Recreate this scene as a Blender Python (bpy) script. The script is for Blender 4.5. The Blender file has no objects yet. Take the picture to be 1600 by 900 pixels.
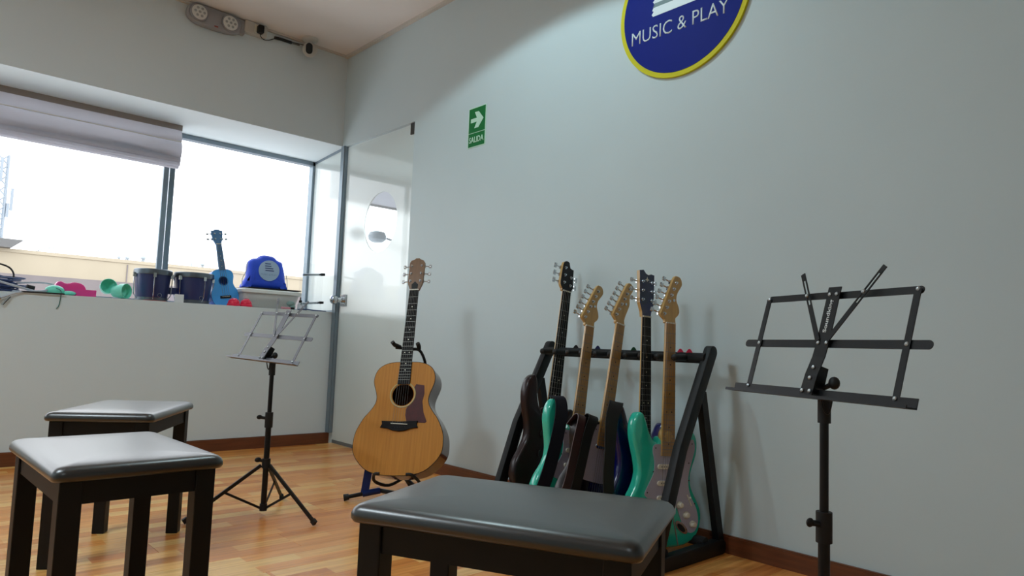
import bpy, bmesh, math, random
from mathutils import Vector, Matrix
random.seed(7)
R_ = math.radians
SC = bpy.context.scene
COL = SC.collection

# ------------------------------------------------------------------ camera
cam = bpy.data.cameras.new('camera'); camo = bpy.data.objects.new('camera', cam); COL.objects.link(camo)
cx = Vector((0.73709, -0.67409, 0.04748)); cy = Vector((0, 0, 0)); fw = Vector((0, 0, 0))
AX = Vector((1193, 132, 1086.5)).normalized(); AY = Vector((-995, 50, 1086.5)); AY = (AY - AX * AX.dot(AY)).normalized(); AZ = AX.cross(AY)
cr = Vector((AX[0], AY[0], AZ[0])); cd = Vector((AX[1], AY[1], AZ[1])); cf = Vector((AX[2], AY[2], AZ[2]))
camo.matrix_world = Matrix(((cr[0], -cd[0], -cf[0], -2.318), (cr[1], -cd[1], -cf[1], -4.362), (cr[2], -cd[2], -cf[2], 0.716), (0, 0, 0, 1)))
cam.sensor_width = 36; cam.lens = 1086.5 / 1600 * 36; cam.clip_start = 0.02; cam.clip_end = 400
SC.camera = camo

# ------------------------------------------------------------------ sky, exposure
SKY = 3.7
w = bpy.data.worlds.new('sky'); SC.world = w; w.use_nodes = True
nt = w.node_tree; bg = nt.nodes['Background']
tc = nt.nodes.new('ShaderNodeTexCoord'); nz = nt.nodes.new('ShaderNodeTexNoise'); nz.inputs['Scale'].default_value = 1.5
rp = nt.nodes.new('ShaderNodeValToRGB'); rp.color_ramp.elements[0].color = (0.80, 0.81, 0.85, 1); rp.color_ramp.elements[1].color = (0.90, 0.90, 0.93, 1)
nt.links.new(tc.outputs['Generated'], nz.inputs['Vector']); nt.links.new(nz.outputs['Fac'], rp.inputs['Fac']); nt.links.new(rp.outputs['Color'], bg.inputs['Color'])
bg.inputs['Strength'].default_value = SKY
SC.view_settings.view_transform = 'Standard'; SC.view_settings.look = 'None'
SC.view_settings.exposure = 0.0; SC.view_settings.gamma = 1.0; SC.view_settings.use_curve_mapping = False

def area(name, loc, size, power, col, rot=(0, 0, 0), sy=None):
    l = bpy.data.lights.new(name, 'AREA'); l.energy = power; l.color = col; l.size = size
    if sy: l.shape = 'RECTANGLE'; l.size_y = sy
    o = bpy.data.objects.new(name, l); o.location = loc; o.rotation_euler = rot; COL.objects.link(o); return o
FILL_COL = (0.80, 0.94, 1.03)
FILL_PANELS = [(-3.1, -2.2, 32), (-2.7, -4.9, 3), (1.4, -1.3, 6)]  # unseen panels added as fill for this room and behind the glass door
for lx, ly, p in FILL_PANELS: area('fill_panel_light', (lx, ly, 2.66), 0.55, p, FILL_COL)
def spot(name, loc, power, col, ang, blend, rot=(0, 0, 0), rad=0.03):
    l = bpy.data.lights.new(name, 'SPOT'); l.energy = power; l.color = col; l.spot_size = R_(ang); l.spot_blend = blend; l.shadow_soft_size = rad
    o = bpy.data.objects.new(name, l); o.location = loc; o.rotation_euler = rot; COL.objects.link(o); return o
DOWNLIGHTS = [(-1.0, -2.2)]
for dx, dy in DOWNLIGHTS: spot('downlight_beam', (dx, dy, 2.665), 31, (0.70, 0.94, 1.0), 142, 0.12)

# ------------------------------------------------------------------ materials
def lin(c):
    return tuple((v / 255 / 12.92 if v / 255 <= 0.04045 else ((v / 255 + 0.055) / 1.055) ** 2.4) for v in c)
MATS = {}
def mat(name, rgb, rough=0.5, metal=0.0, noise=0.0, nscale=8.0, bump=0.0, bscale=200.0, coat=0.0, spec=0.5, alpha=1.0, trans=0.0, emit=0.0, stretch=None, rgb2=None, sub=0.0):
    if name in MATS: return MATS[name]
    m = bpy.data.materials.new(name); m.use_nodes = True; t = m.node_tree; b = t.nodes['Principled BSDF']
    c = (*lin(rgb), 1); b.inputs['Base Color'].default_value = c
    b.inputs['Roughness'].default_value = rough; b.inputs['Metallic'].default_value = metal
    b.inputs['Coat Weight'].default_value = coat; b.inputs['Coat Roughness'].default_value = 0.08
    b.inputs['Specular IOR Level'].default_value = spec; b.inputs['Alpha'].default_value = alpha; b.inputs['Transmission Weight'].default_value = trans
    if emit: b.inputs['Emission Color'].default_value = c; b.inputs['Emission Strength'].default_value = emit
    if noise or rgb2:
        tx = t.nodes.new('ShaderNodeTexCoord'); mp = t.nodes.new('ShaderNodeMapping'); n = t.nodes.new('ShaderNodeTexNoise')
        if stretch: mp.inputs['Scale'].default_value = stretch
        n.inputs['Scale'].default_value = nscale; n.inputs['Detail'].default_value = 5
        r = t.nodes.new('ShaderNodeValToRGB'); c2 = lin(rgb2) if rgb2 else tuple(v * (1 - noise) for v in c[:3])
        r.color_ramp.elements[0].position = 0.3; r.color_ramp.elements[1].position = 0.7
        r.color_ramp.elements[0].color = (*c2, 1); r.color_ramp.elements[1].color = c
        t.links.new(tx.outputs['Object'], mp.inputs['Vector']); t.links.new(mp.outputs['Vector'], n.inputs['Vector'])
        t.links.new(n.outputs['Fac'], r.inputs['Fac']); t.links.new(r.outputs['Color'], b.inputs['Base Color'])
    if bump:
        tx = t.nodes.new('ShaderNodeTexCoord'); n = t.nodes.new('ShaderNodeTexNoise'); n.inputs['Scale'].default_value = bscale; n.inputs['Detail'].default_value = 3
        bp = t.nodes.new('ShaderNodeBump'); bp.inputs['Strength'].default_value = bump; bp.inputs['Distance'].default_value = 0.002
        t.links.new(tx.outputs['Object'], n.inputs['Vector']); t.links.new(n.outputs['Fac'], bp.inputs['Height']); t.links.new(bp.outputs['Normal'], b.inputs['Normal'])
    MATS[name] = m; return m

M_WALL = mat('wall_paint', (202, 217, 221), 0.55, noise=0.05, nscale=1.3, bump=0.12, bscale=60)
M_WALLB = mat('window_wall_paint', (214, 224, 227), 0.6, noise=0.05, nscale=1.3, bump=0.12, bscale=60)
M_CEIL = mat('ceiling_paint', (238, 232, 228), 0.8, noise=0.04, nscale=2)
M_BASE = mat('brown_baseboard_wood', (116, 64, 36), 0.38, noise=0.35, nscale=6, stretch=(1, 1, 12))
M_ALU = mat('grey_aluminium', (134, 148, 158), 0.4, 0.6)
M_BLK = mat('black_powder_coat', (9, 10, 13), 0.42, spec=0.35)
M_RUB = mat('black_rubber', (8, 8, 9), 0.6)
M_CHR = mat('chrome', (200, 204, 208), 0.15, 1.0)
M_STEEL = mat('string_steel', (128, 126, 120), 0.4, 0.8)
M_WHITE = mat('white_plastic', (196, 192, 184), 0.4)
M_LEATH = mat('black_leatherette', (8, 12, 14), 0.36, bump=0.1, bscale=700, spec=0.5, coat=0.8)
M_LEATH.node_tree.nodes['Principled BSDF'].inputs['Coat Roughness'].default_value = 0.3
M_LEATH.node_tree.nodes['Principled BSDF'].inputs['Coat IOR'].default_value = 1.6
M_BWOOD = mat('black_stained_wood', (8, 9, 10), 0.5, spec=0.3, noise=0.3, nscale=40, stretch=(1, 1, 0.1))
M_MAPLE = mat('maple_wood', (206, 168, 104), 0.3, noise=0.22, nscale=30, stretch=(4, 4, 0.4), coat=0.3)
M_MAPLEF = mat('maple_fretboard', (190, 146, 84), 0.3, noise=0.25, nscale=30, stretch=(4, 4, 0.4), coat=0.3)
M_ROSE = mat('rosewood_fretboard', (24, 21, 22), 0.6, spec=0.2, noise=0.3, nscale=30)
M_TEAL = mat('seafoam_lacquer', (44, 192, 166), 0.15, coat=0.6)
M_BLUEL = mat('deep_blue_lacquer', (8, 20, 104), 0.2, coat=0.4, rgb2=(4, 6, 26), nscale=3)
M_BROWNL = mat('dark_brown_lacquer', (44, 21, 21), 0.3, coat=0.15, spec=0.3, rgb2=(26, 14, 16), nscale=4)
M_BLKL = mat('black_lacquer', (16, 9, 10), 0.3, coat=0.15, spec=0.3)
M_PG = mat('mauve_pickguard', (176, 172, 190), 0.35)
M_CREAM = mat('cream_plastic', (226, 222, 206), 0.35)
M_NAVY = mat('navy_webbing', (12, 16, 34), 0.8, bump=0.4, bscale=900)
M_BSTRAP = mat('black_webbing', (18, 18, 19), 0.75, bump=0.4, bscale=900)
M_LSTRAP = mat('brown_leather_strap', (66, 38, 36), 0.4)

# ------------------------------------------------------------------ mesh helpers
class MB:
    def __init__(s, xf=None): s.v = []; s.f = []; s.xf = xf
    def add(s, vs, fs):
        o = len(s.v)
        for p in vs:
            p = Vector(p); s.v.append(tuple(s.xf @ p) if s.xf else tuple(p))
        s.f += [tuple(i + o for i in f) for f in fs]; return s
    def box(s, a, b):
        x0, x1 = sorted((a[0], b[0])); y0, y1 = sorted((a[1], b[1])); z0, z1 = sorted((a[2], b[2]))
        return s.add([(x0, y0, z0), (x1, y0, z0), (x1, y1, z0), (x0, y1, z0), (x0, y0, z1), (x1, y0, z1), (x1, y1, z1), (x0, y1, z1)],
                     [(0, 3, 2, 1), (4, 5, 6, 7), (0, 1, 5, 4), (1, 2, 6, 5), (2, 3, 7, 6), (3, 0, 4, 7)])
    def bar(s, p, q, wd, th, up=(0, 1, 0)):
        p = Vector(p); q = Vector(q); d = (q - p).normalized(); n = Vector(up); n = (n - d * n.dot(d)).normalized(); sd = d.cross(n)
        v = []
        for e in (p, q):
            for a, b in ((-1, -1), (1, -1), (1, 1), (-1, 1)): v.append(e + sd * wd / 2 * a + n * th / 2 * b)
        return s.add(v, [(3, 2, 1, 0), (4, 5, 6, 7), (0, 1, 5, 4), (1, 2, 6, 5), (2, 3, 7, 6), (3, 0, 4, 7)])
    def tube(s, pts, r, n=10, closed=False):
        pts = [Vector(p) for p in pts]; rs = r if isinstance(r, (list, tuple)) else [r] * len(pts); rings = []; prev = None
        for i, p in enumerate(pts):
            if closed: d = pts[(i + 1) % len(pts)] - pts[i - 1]
            else: d = pts[min(i + 1, len(pts) - 1)] - pts[max(i - 1, 0)]
            d.normalize()
            if prev is None: a = d.orthogonal().normalized()
            else: a = (prev - d * prev.dot(d)).normalized()
            prev = a; b = d.cross(a)
            rings.append([p + (a * math.cos(2 * math.pi * k / n) + b * math.sin(2 * math.pi * k / n)) * rs[i] for k in range(n)])
        v = [q for rg in rings for q in rg]; f = []; m = len(rings)
        for i in range(m if closed else m - 1):
            j = (i + 1) % m
            for k in range(n): f.append((i * n + k, i * n + (k + 1) % n, j * n + (k + 1) % n, j * n + k))
        if not closed: f += [tuple(range(n - 1, -1, -1)), tuple(range((m - 1) * n, m * n))]
        return s.add(v, f)
    def cyl(s, p, q, r, r2=None, n=16): return s.tube([p, q], [r, r if r2 is None else r2], n)
    def lathe(s, prof, c=(0, 0, 0), ax='z', n=24):
        v = []; f = []; m = len(prof)
        for r, h in prof:
            for k in range(n):
                a = 2 * math.pi * k / n; x, y = r * math.cos(a), r * math.sin(a)
                p = {'z': (x, y, h), 'y': (x, h, -y), 'x': (h, x, y)}[ax]
                v.append((p[0] + c[0], p[1] + c[1], p[2] + c[2]))
        for i in range(m - 1):
            for k in range(n): f.append((i * n + k, i * n + (k + 1) % n, (i + 1) * n + (k + 1) % n, (i + 1) * n + k))
        f += [tuple(range(n - 1, -1, -1)), tuple(range((m - 1) * n, m * n))]
        return s.add(v, f)
    def loft(s, rings, cap=True):
        n = len(rings[0]); v = [p for r in rings for p in r]; f = []
        for i in range(len(rings) - 1):
            for k in range(n): f.append((i * n + k, i * n + (k + 1) % n, (i + 1) * n + (k + 1) % n, (i + 1) * n + k))
        if cap: f += [tuple(range(n - 1, -1, -1)), tuple(range((len(rings) - 1) * n, len(rings) * n))]
        return s.add(v, f)
    def plate(s, out, y0, y1, r=0.0, steps=3):
        """closed outline in x,z (clockwise or not) given depth y0 (front) to y1 (back), edges rounded by r"""
        lay = []
        if r > 0:
            for i in range(steps + 1):
                a = math.pi / 2 * i / steps; lay.append((r * (1 - math.sin(a)), y0 + r * (1 - math.cos(a))))
            for i in range(steps, -1, -1):
                a = math.pi / 2 * i / steps; lay.append((r * (1 - math.sin(a)), y1 - r * (1 - math.cos(a))))
        else: lay = [(0, y0), (0, y1)]
        rings = [[(x, y, z) for x, z in inset(out, i)] for i, y in lay]
        return s.loft(rings)
    def ell(s, c, r, n=16, m=10):
        prof = [(math.sin(math.pi * i / m), -math.cos(math.pi * i / m)) for i in range(m + 1)]
        o = len(s.v); v = []; f = []
        for pr, h in prof:
            for k in range(n):
                a = 2 * math.pi * k / n; v.append((c[0] + r[0] * pr * math.cos(a), c[1] + r[1] * pr * math.sin(a), c[2] + r[2] * h))
        for i in range(m):
            for k in range(n): f.append((i * n + k, i * n + (k + 1) % n, (i + 1) * n + (k + 1) % n, (i + 1) * n + k))
        return s.add(v, f)
    def build(s, name, m, parent=None, smooth=True, ang=35):
        me = bpy.data.meshes.new(name); me.from_pydata(s.v, [], s.f)
        bm = bmesh.new(); bm.from_mesh(me); bmesh.ops.remove_doubles(bm, verts=bm.verts, dist=1e-6)
        bmesh.ops.recalc_face_normals(bm, faces=bm.faces)
        if smooth:
            for f in bm.faces: f.smooth = True
            for e in bm.edges:
                if len(e.link_faces) == 2 and e.calc_face_angle(0) > R_(ang): e.smooth = False
        bm.to_mesh(me); bm.free(); me.materials.append(m)
        o = bpy.data.objects.new(name, me); COL.objects.link(o)
        if parent is not None: o.parent = parent
        return o

def area2(o): return sum(o[i][0] * o[(i + 1) % len(o)][1] - o[(i + 1) % len(o)][0] * o[i][1] for i in range(len(o)))
def inset(o, d):
    if d == 0: return list(o)
    sg = 1 if area2(o) > 0 else -1; n = len(o); r = []
    for i in range(n):
        a = Vector((o[i][0] - o[i - 1][0], o[i][1] - o[i - 1][1])); b = Vector((o[(i + 1) % n][0] - o[i][0], o[(i + 1) % n][1] - o[i][1]))
        if a.length: a.normalize()
        if b.length: b.normalize()
        t = a + b
        if t.length < 1e-6: t = a
        t.normalize(); r.append((o[i][0] - t[1] * d * sg, o[i][1] + t[0] * d * sg))
    return r
def smooth(o, k=4, closed=True):
    n = len(o); r = []
    for i in range(n if closed else n - 1):
        g = (lambda j: o[j % n]) if closed else (lambda j: o[max(0, min(n - 1, j))])
        p0, p1, p2, p3 = g(i - 1), g(i), g(i + 1), g(i + 2)
        for s in range(k):
            t = s / k
            r.append(tuple(0.5 * (2 * p1[c] + (p2[c] - p0[c]) * t + (2 * p0[c] - 5 * p1[c] + 4 * p2[c] - p3[c]) * t * t + (3 * p1[c] - p0[c] - 3 * p2[c] + p3[c]) * t ** 3) for c in range(len(p1))))
    if not closed: r.append(tuple(o[-1]))
    return r
def circ(c, r, n=32, r2=None): return [(c[0] + r * math.cos(2 * math.pi * k / n), c[1] + (r2 or r) * math.sin(2 * math.pi * k / n)) for k in range(n)]
def rrect(wd, dp, r, n=5, c=(0, 0)):
    o = []
    for sx, sy, a0 in ((1, 1, 0), (-1, 1, 90), (-1, -1, 180), (1, -1, 270)):
        for k in range(n + 1):
            a = R_(a0 + 90 * k / n); o.append((c[0] + sx * (wd / 2 - r) + r * math.cos(a), c[1] + sy * (dp / 2 - r) + r * math.sin(a)))
    return o
def tag(o, label=None, cat=None, group=None, kind=None):
    for k, v in (('label', label), ('category', cat), ('group', group), ('kind', kind)):
        if v: o[k] = v
    return o
def thing(name, label, cat, loc=(0, 0, 0), rz=0, group=None, rot=None):
    o = bpy.data.objects.new(name, None); COL.objects.link(o); o.location = loc
    o.rotation_euler = rot.to_euler() if rot is not None else (0, 0, rz); o.empty_display_size = 0.1
    return tag(o, label, cat, group)
def copy_tree(o, parent=None):
    c = o.copy(); COL.objects.link(c); c.parent = parent
    for ch in list(o.children): copy_tree(ch, c)
    return c
def struct(name, mb, m, parent=None, smooth=False):
    o = mb.build(name, m, parent, smooth)
    if parent is None: o['kind'] = 'structure'
    return o
def text(name, s, wd, ht, depth, xf, m, parent, bold=0.0, label=None):
    """flat lettering fitted to a box wd x ht centred on the origin of xf (x right, y up, z out)"""
    cu = bpy.data.curves.new(name, 'FONT'); cu.body = s; cu.align_x = 'LEFT'; cu.offset = bold; cu.resolution_u = 3
    t = bpy.data.objects.new(name, cu); COL.objects.link(t); dg = bpy.context.evaluated_depsgraph_get(); dg.update()
    me = bpy.data.meshes.new_from_object(t.evaluated_get(dg)); COL.objects.unlink(t); bpy.data.objects.remove(t)
    xs = [v.co.x for v in me.vertices]; ys = [v.co.y for v in me.vertices]
    x0, x1, y0, y1 = min(xs), max(xs), min(ys), max(ys)
    for v in me.vertices: v.co = Vector(((v.co.x - (x0 + x1) / 2) * wd / (x1 - x0), (v.co.y - (y0 + y1) / 2) * ht / (y1 - y0), 0))
    bm = bmesh.new(); bm.from_mesh(me)
    r = bmesh.ops.extrude_face_region(bm, geom=bm.faces[:]); bmesh.ops.translate(bm, verts=[g for g in r['geom'] if isinstance(g, bmesh.types.BMVert)], vec=(0, 0, depth))
    bmesh.ops.transform(bm, matrix=xf, verts=bm.verts); bm.to_mesh(me); bm.free()
    me.materials.clear(); me.materials.append(m); o = bpy.data.objects.new(name, me); COL.objects.link(o); o.parent = parent
    return o
def pose(yaw, tilt, lean): return Matrix.Rotation(yaw, 3, 'Z') @ Matrix.Rotation(tilt, 3, 'X') @ Matrix.Rotation(lean, 3, 'Y')
def side_x(x, y, z): return Matrix(((0, 0, -1, x), (-1, 0, 0, y), (0, 1, 0, z), (0, 0, 0, 1)))      # on the right wall, facing the room
def front_xf(x, y, z): return Matrix(((1, 0, 0, x), (0, 0, -1, y), (0, 1, 0, z), (0, 0, 0, 1)))      # on a thing's front (-y)

# ------------------------------------------------------------------ floor
def floor_material():
    m = bpy.data.materials.new('laminate_planks'); m.use_nodes = True; t = m.node_tree; b = t.nodes['Principled BSDF']; L = t.links.new
    tx = t.nodes.new('ShaderNodeTexCoord'); oi = t.nodes.new('ShaderNodeObjectInfo')
    sep = t.nodes.new('ShaderNodeVectorMath'); sep.operation = 'MULTIPLY_ADD'; sep.inputs[1].default_value = (1, 1, 1)
    mul = t.nodes.new('ShaderNodeMath'); mul.operation = 'MULTIPLY'; mul.inputs[1].default_value = 37.0; L(oi.outputs['Random'], mul.inputs[0])
    cb = t.nodes.new('ShaderNodeCombineXYZ'); L(mul.outputs[0], cb.inputs['X']); L(mul.outputs[0], cb.inputs['Z'])
    L(tx.outputs['Object'], sep.inputs[0]); L(cb.outputs[0], sep.inputs[2])
    br = t.nodes.new('ShaderNodeTexBrick'); br.inputs['Scale'].default_value = 1.0; br.inputs['Brick Width'].default_value = 0.42; br.inputs['Row Height'].default_value = 0.0633
    br.inputs['Mortar Size'].default_value = 0.0; br.offset = 0.37; br.offset_frequency = 2
    br.inputs['Color1'].default_value = (0, 0, 0, 1); br.inputs['Color2'].default_value = (1, 1, 1, 1); br.inputs['Bias'].default_value = 0
    L(sep.outputs[0], br.inputs['Vector'])
    mp = t.nodes.new('ShaderNodeMapping'); mp.inputs['Scale'].default_value = (1.6, 26, 1); L(sep.outputs[0], mp.inputs['Vector'])
    n = t.nodes.new('ShaderNodeTexNoise'); n.inputs['Scale'].default_value = 2.2; n.inputs['Detail'].default_value = 6; n.inputs['Distortion'].default_value = 0.6; L(mp.outputs[0], n.inputs['Vector'])
    r1 = t.nodes.new('ShaderNodeValToRGB'); e = r1.color_ramp.elements; e[0].color = (*lin((220, 134, 62)), 1); e[1].color = (*lin((255, 202, 122)), 1); x = e.new(0.55); x.color = (*lin((244, 166, 86)), 1)
    L(br.outputs['Color'], r1.inputs['Fac'])
    r2 = t.nodes.new('ShaderNodeValToRGB'); r2.color_ramp.elements[0].position = 0.32; r2.color_ramp.elements[0].color = (0.62, 0.5, 0.4, 1); r2.color_ramp.elements[1].position = 0.6; r2.color_ramp.elements[1].color = (1, 1, 1, 1)
    L(n.outputs['Fac'], r2.inputs['Fac'])
    mx = t.nodes.new('ShaderNodeMix'); mx.data_type = 'RGBA'; mx.blend_type = 'MULTIPLY'; mx.inputs['Factor'].default_value = 0.6
    L(r1.outputs[0], mx.inputs['A']); L(r2.outputs[0], mx.inputs['B']); L(mx.outputs['Result'], b.inputs['Base Color'])
    b.inputs['Roughness'].default_value = 0.27; b.inputs['Specular IOR Level'].default_value = 0.8
    return m
M_FLOOR = floor_material()
fl = struct('floor', MB().box((-4.4, -6.6, -0.12), (2.7, 0.02, -0.012)), mat('subfloor', (60, 40, 26), 0.8))
PW, PL = 0.19, 1.21
plank_mesh = None
rows = int(6.6 / PW) + 1
off = [0.13, 0.71, 0.38, 0.98, 0.55, 0.02, 0.84, 0.27]
for r in range(rows):
    y1 = 0.0 - r * PW; y0 = max(y1 - PW, -6.55)
    if y1 <= -6.5: break
    x = -4.35 - off[r % 8] * PL
    while x < (0.0 if y1 < -1.15 else 1.2):
        a, b_ = max(x, -4.35), x + PL
        lim = 0.0 if y1 < -1.0 else 1.25
        b_ = min(b_, lim); g = 0.0005
        if b_ - a > 0.03:
            full = abs((b_ - a) - PL) < 1e-6 and abs(y1 - y0 - PW) < 1e-6
            if full and plank_mesh is not None:
                o = bpy.data.objects.new('plank', plank_mesh); COL.objects.link(o); o.parent = fl
            else:
                mb = MB().loft([[(g, g, -0.012), (b_ - a - g, g, -0.012), (b_ - a - g, y1 - y0 - g, -0.012), (g, y1 - y0 - g, -0.012)],
                                [(g, g, -0.0006), (b_ - a - g, g, -0.0006), (b_ - a - g, y1 - y0 - g, -0.0006), (g, y1 - y0 - g, -0.0006)],
                                [(2 * g, 2 * g, 0), (b_ - a - 2 * g, 2 * g, 0), (b_ - a - 2 * g, y1 - y0 - 2 * g, 0), (2 * g, y1 - y0 - 2 * g, 0)]])
                o = mb.build('plank', M_FLOOR, fl, smooth=False)
                if full: plank_mesh = o.data
            o.location = (a, y0, 0)
        x += PL

# ------------------------------------------------------------------ room shell
H, SILL, SOF, WD = 2.7, 0.887, 2.05, 0.6
struct('wall_back', MB().box((-4.4, 0, 0), (2.7, WD + 0.1, SILL)), M_WALLB)
struct('wall_back_upper', MB().box((-4.4, 0, SOF), (2.7, WD + 0.1, H + 0.1)), M_WALLB)
struct('wall_right', MB().box((0, -6.6, 0), (0.1, -0.885, H)).box((0, -0.885, 2.042), (0.1, 0, H)), M_WALL)
struct('wall_left', MB().box((-4.4, -6.6, 0), (-4.3, WD + 0.1, H)), M_WALL)
struct('wall_front', MB().box((-4.4, -6.6, 0), (2.7, -6.5, H)), M_WALL)
struct('wall_far_right', MB().box((2.6, -6.5, 0), (2.7, WD + 0.1, H)), M_WALL)
struct('ceiling', MB().box((-4.4, -6.6, H), (2.7, 0, H + 0.1)), M_CEIL)
struct('baseboard_back', MB().box((-4.3, -0.013, 0), (0.012, 0, 0.068)).box((-4.3, -0.010, 0.068), (0.012, 0, 0.072)), M_BASE)
struct('baseboard_right', MB().box((-0.013, -6.5, 0), (0, -0.89, 0.058)).box((-0.010, -6.5, 0.058), (0, -0.89, 0.063)), M_BASE)
M_TRIM = mat('cornice_paint', (206, 200, 192), 0.7)
struct('trim_1', MB().box((-0.022, -6.5, H - 0.018), (0, 0, H)), M_TRIM)
struct('trim_2', MB().box((-4.3, -0.015, H - 0.014), (-0.02, 0, H)), M_TRIM)

# windows: aluminium sliders in the deep bay
def glassmat(name, tint=(0.95, 0.97, 0.97), k=1.0):
    m = bpy.data.materials.new(name); m.use_nodes = True; t = m.node_tree; t.nodes.clear(); L = t.links.new
    o = t.nodes.new('ShaderNodeOutputMaterial'); a = t.nodes.new('ShaderNodeBsdfTransparent'); a.inputs[0].default_value = (*tint, 1)
    g = t.nodes.new('ShaderNodeBsdfGlossy'); g.inputs['Roughness'].default_value = 0.01; f = t.nodes.new('ShaderNodeFresnel'); f.inputs['IOR'].default_value = 1.5
    gm = t.nodes.new('ShaderNodeNewGeometry'); iv = t.nodes.new('ShaderNodeMath'); iv.operation = 'SUBTRACT'; iv.inputs[0].default_value = 1.0; L(gm.outputs['Backfacing'], iv.inputs[1]); fm = t.nodes.new('ShaderNodeMath'); fm.operation = 'MULTIPLY'; L(f.outputs[0], fm.inputs[0]); L(iv.outputs[0], fm.inputs[1])
    x = t.nodes.new('ShaderNodeMixShader'); L(fm.outputs[0], x.inputs[0]); L(a.outputs[0], x.inputs[1]); L(g.outputs[0], x.inputs[2]); L(x.outputs[0], o.inputs[0]); return m
M_GLASS = glassmat('window_glass')
def frosted():
    m = bpy.data.materials.new('frosted_film_glass'); m.use_nodes = True; t = m.node_tree; t.nodes.clear(); L = t.links.new; N = t.nodes.new
    o = N('ShaderNodeOutputMaterial'); a = N('ShaderNodeBsdfTranslucent'); a.inputs[0].default_value = (0.90, 0.95, 0.93, 1)
    d = N('ShaderNodeBsdfDiffuse'); d.inputs[0].default_value = (0.80, 0.87, 0.84, 1)
    y = N('ShaderNodeMixShader'); y.inputs[0].default_value = 0.78; L(a.outputs[0], y.inputs[1]); L(d.outputs[0], y.inputs[2])
    rf = N('ShaderNodeBsdfRefraction'); rf.inputs['Color'].default_value = (0.93, 0.97, 0.95, 1); rf.inputs['Roughness'].default_value = 0.38; rf.inputs['IOR'].default_value = 1.12
    z = N('ShaderNodeMixShader'); z.inputs[0].default_value = 0.2; L(y.outputs[0], z.inputs[1]); L(rf.outputs[0], z.inputs[2])
    g = N('ShaderNodeBsdfGlossy'); g.inputs['Roughness'].default_value = 0.03; f = N('ShaderNodeFresnel'); f.inputs['IOR'].default_value = 1.5
    x = N('ShaderNodeMixShader'); L(f.outputs[0], x.inputs[0]); L(z.outputs[0], x.inputs[1]); L(g.outputs[0], x.inputs[2])
    tr = N('ShaderNodeBsdfTransparent'); gm = N('ShaderNodeNewGeometry'); b = N('ShaderNodeMixShader')
    L(gm.outputs['Backfacing'], b.inputs[0]); L(x.outputs[0], b.inputs[1]); L(tr.outputs[0], b.inputs[2]); L(b.outputs[0], o.inputs[0]); return m
M_FROST = frosted()
def window(name, x0, x1, mulls):
    f = struct(name, MB().box((x0, 0.57, SILL), (x1, 0.63, SILL + 0.028)).box((x0, 0.57, SOF - 0.03), (x1, 0.63, SOF)).box((x0, 0.57, SILL), (x0 + 0.03, 0.63, SOF)).box((x1 - 0.03, 0.57, SILL), (x1, 0.63, SOF)), M_ALU)
    for mx in mulls:
        MB().box((mx - 0.04, 0.575, SILL + 0.028), (mx - 0.009, 0.6, SOF - 0.03)).build('sash_stile', M_ALU, f, False)
        MB().box((mx + 0.003, 0.602, SILL + 0.028), (mx + 0.037, 0.627, SOF - 0.03)).build('sash_stile', M_ALU, f, False)
    xs = [x0 + 0.03] + [m_ for m_ in mulls] + [x1 - 0.03]
    for i in range(len(xs) - 1):
        MB().box((xs[i] + (0.003 if i else 0), 0.598, SILL + 0.028), (xs[i + 1] - (0.009 if i < len(xs) - 2 else 0), 0.602, SOF - 0.03)).build('window_pane', M_GLASS, f, False)
window('window_1', -4.3, 0.092, [-2.6, -0.945])
window('window_2', 0.14, 2.6, [1.45])

# glass partition beside the door, over the sill
M_CAP = mat('stone_sill', (206, 208, 206), 0.35)
def slab(t_, z0, z1): return [(0.02 - t_, 0, z0), (0.02 + t_, 0, z0), (0.085 + t_, 0.569, z0), (0.085 - t_, 0.569, z0)], [(0.02 - t_, 0, z1), (0.02 + t_, 0, z1), (0.085 + t_, 0.569, z1), (0.085 - t_, 0.569, z1)]
pt = struct('window_3', MB().loft(list(slab(0.008, SILL, SILL + 0.015))).loft(list(slab(0.008, SOF - 0.018, SOF))), M_ALU)
MB().loft(list(slab(0.004, SILL + 0.015, SOF - 0.018))).build('glass_panel', M_FROST, pt, False)
struct('trim_3', MB().box((-0.012, -0.045, 0.075), (0.034, -0.003, SOF - 0.005)).box((-0.006, -0.05, 0.075), (0.01, -0.045, SOF - 0.005)), M_ALU)

# ------------------------------------------------------------------ glass door
dr = struct('door_1', MB().box((0.014, -0.88, 0.008), (0.024, -0.055, 0.03)), M_ALU)
bm = bmesh.new()
def ringfill(outer, hole, x0, x1):
    bm = bmesh.new()
    def loop(pts, x):
        vs = [bm.verts.new((x, p[0], p[1])) for p in pts]
        es = [bm.edges.new((vs[i], vs[(i + 1) % len(vs)])) for i in range(len(vs))]
        return vs, es
    L4 = [loop(outer, x0), loop(hole, x0) if hole else None, loop(outer, x1), loop(hole, x1) if hole else None]
    for a, b in ((L4[0], L4[1]), (L4[2], L4[3])):
        bmesh.ops.triangle_fill(bm, use_beauty=True, edges=a[1] + (b[1] if b else []))
    for a, b in ((L4[0], L4[2]), (L4[1], L4[3])):
        if a:
            n = len(a[0])
            for i in range(n): bm.faces.new((a[0][i], a[0][(i + 1) % n], b[0][(i + 1) % n], b[0][i]))
    bmesh.ops.recalc_face_normals(bm, faces=bm.faces); return bm
def bmobj(name, bm, m, parent):
    me = bpy.data.meshes.new(name); bm.to_mesh(me); bm.free(); me.materials.append(m); o = bpy.data.objects.new(name, me); COL.objects.link(o); o.parent = parent; return o
oval = circ((-0.522, 1.463), 0.195, 48)
bmobj('frosted_glass', ringfill([(-0.88, 0.03), (-0.055, 0.03), (-0.055, 2.036), (-0.88, 2.036)], oval, 0.015, 0.023), M_FROST, dr)
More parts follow.
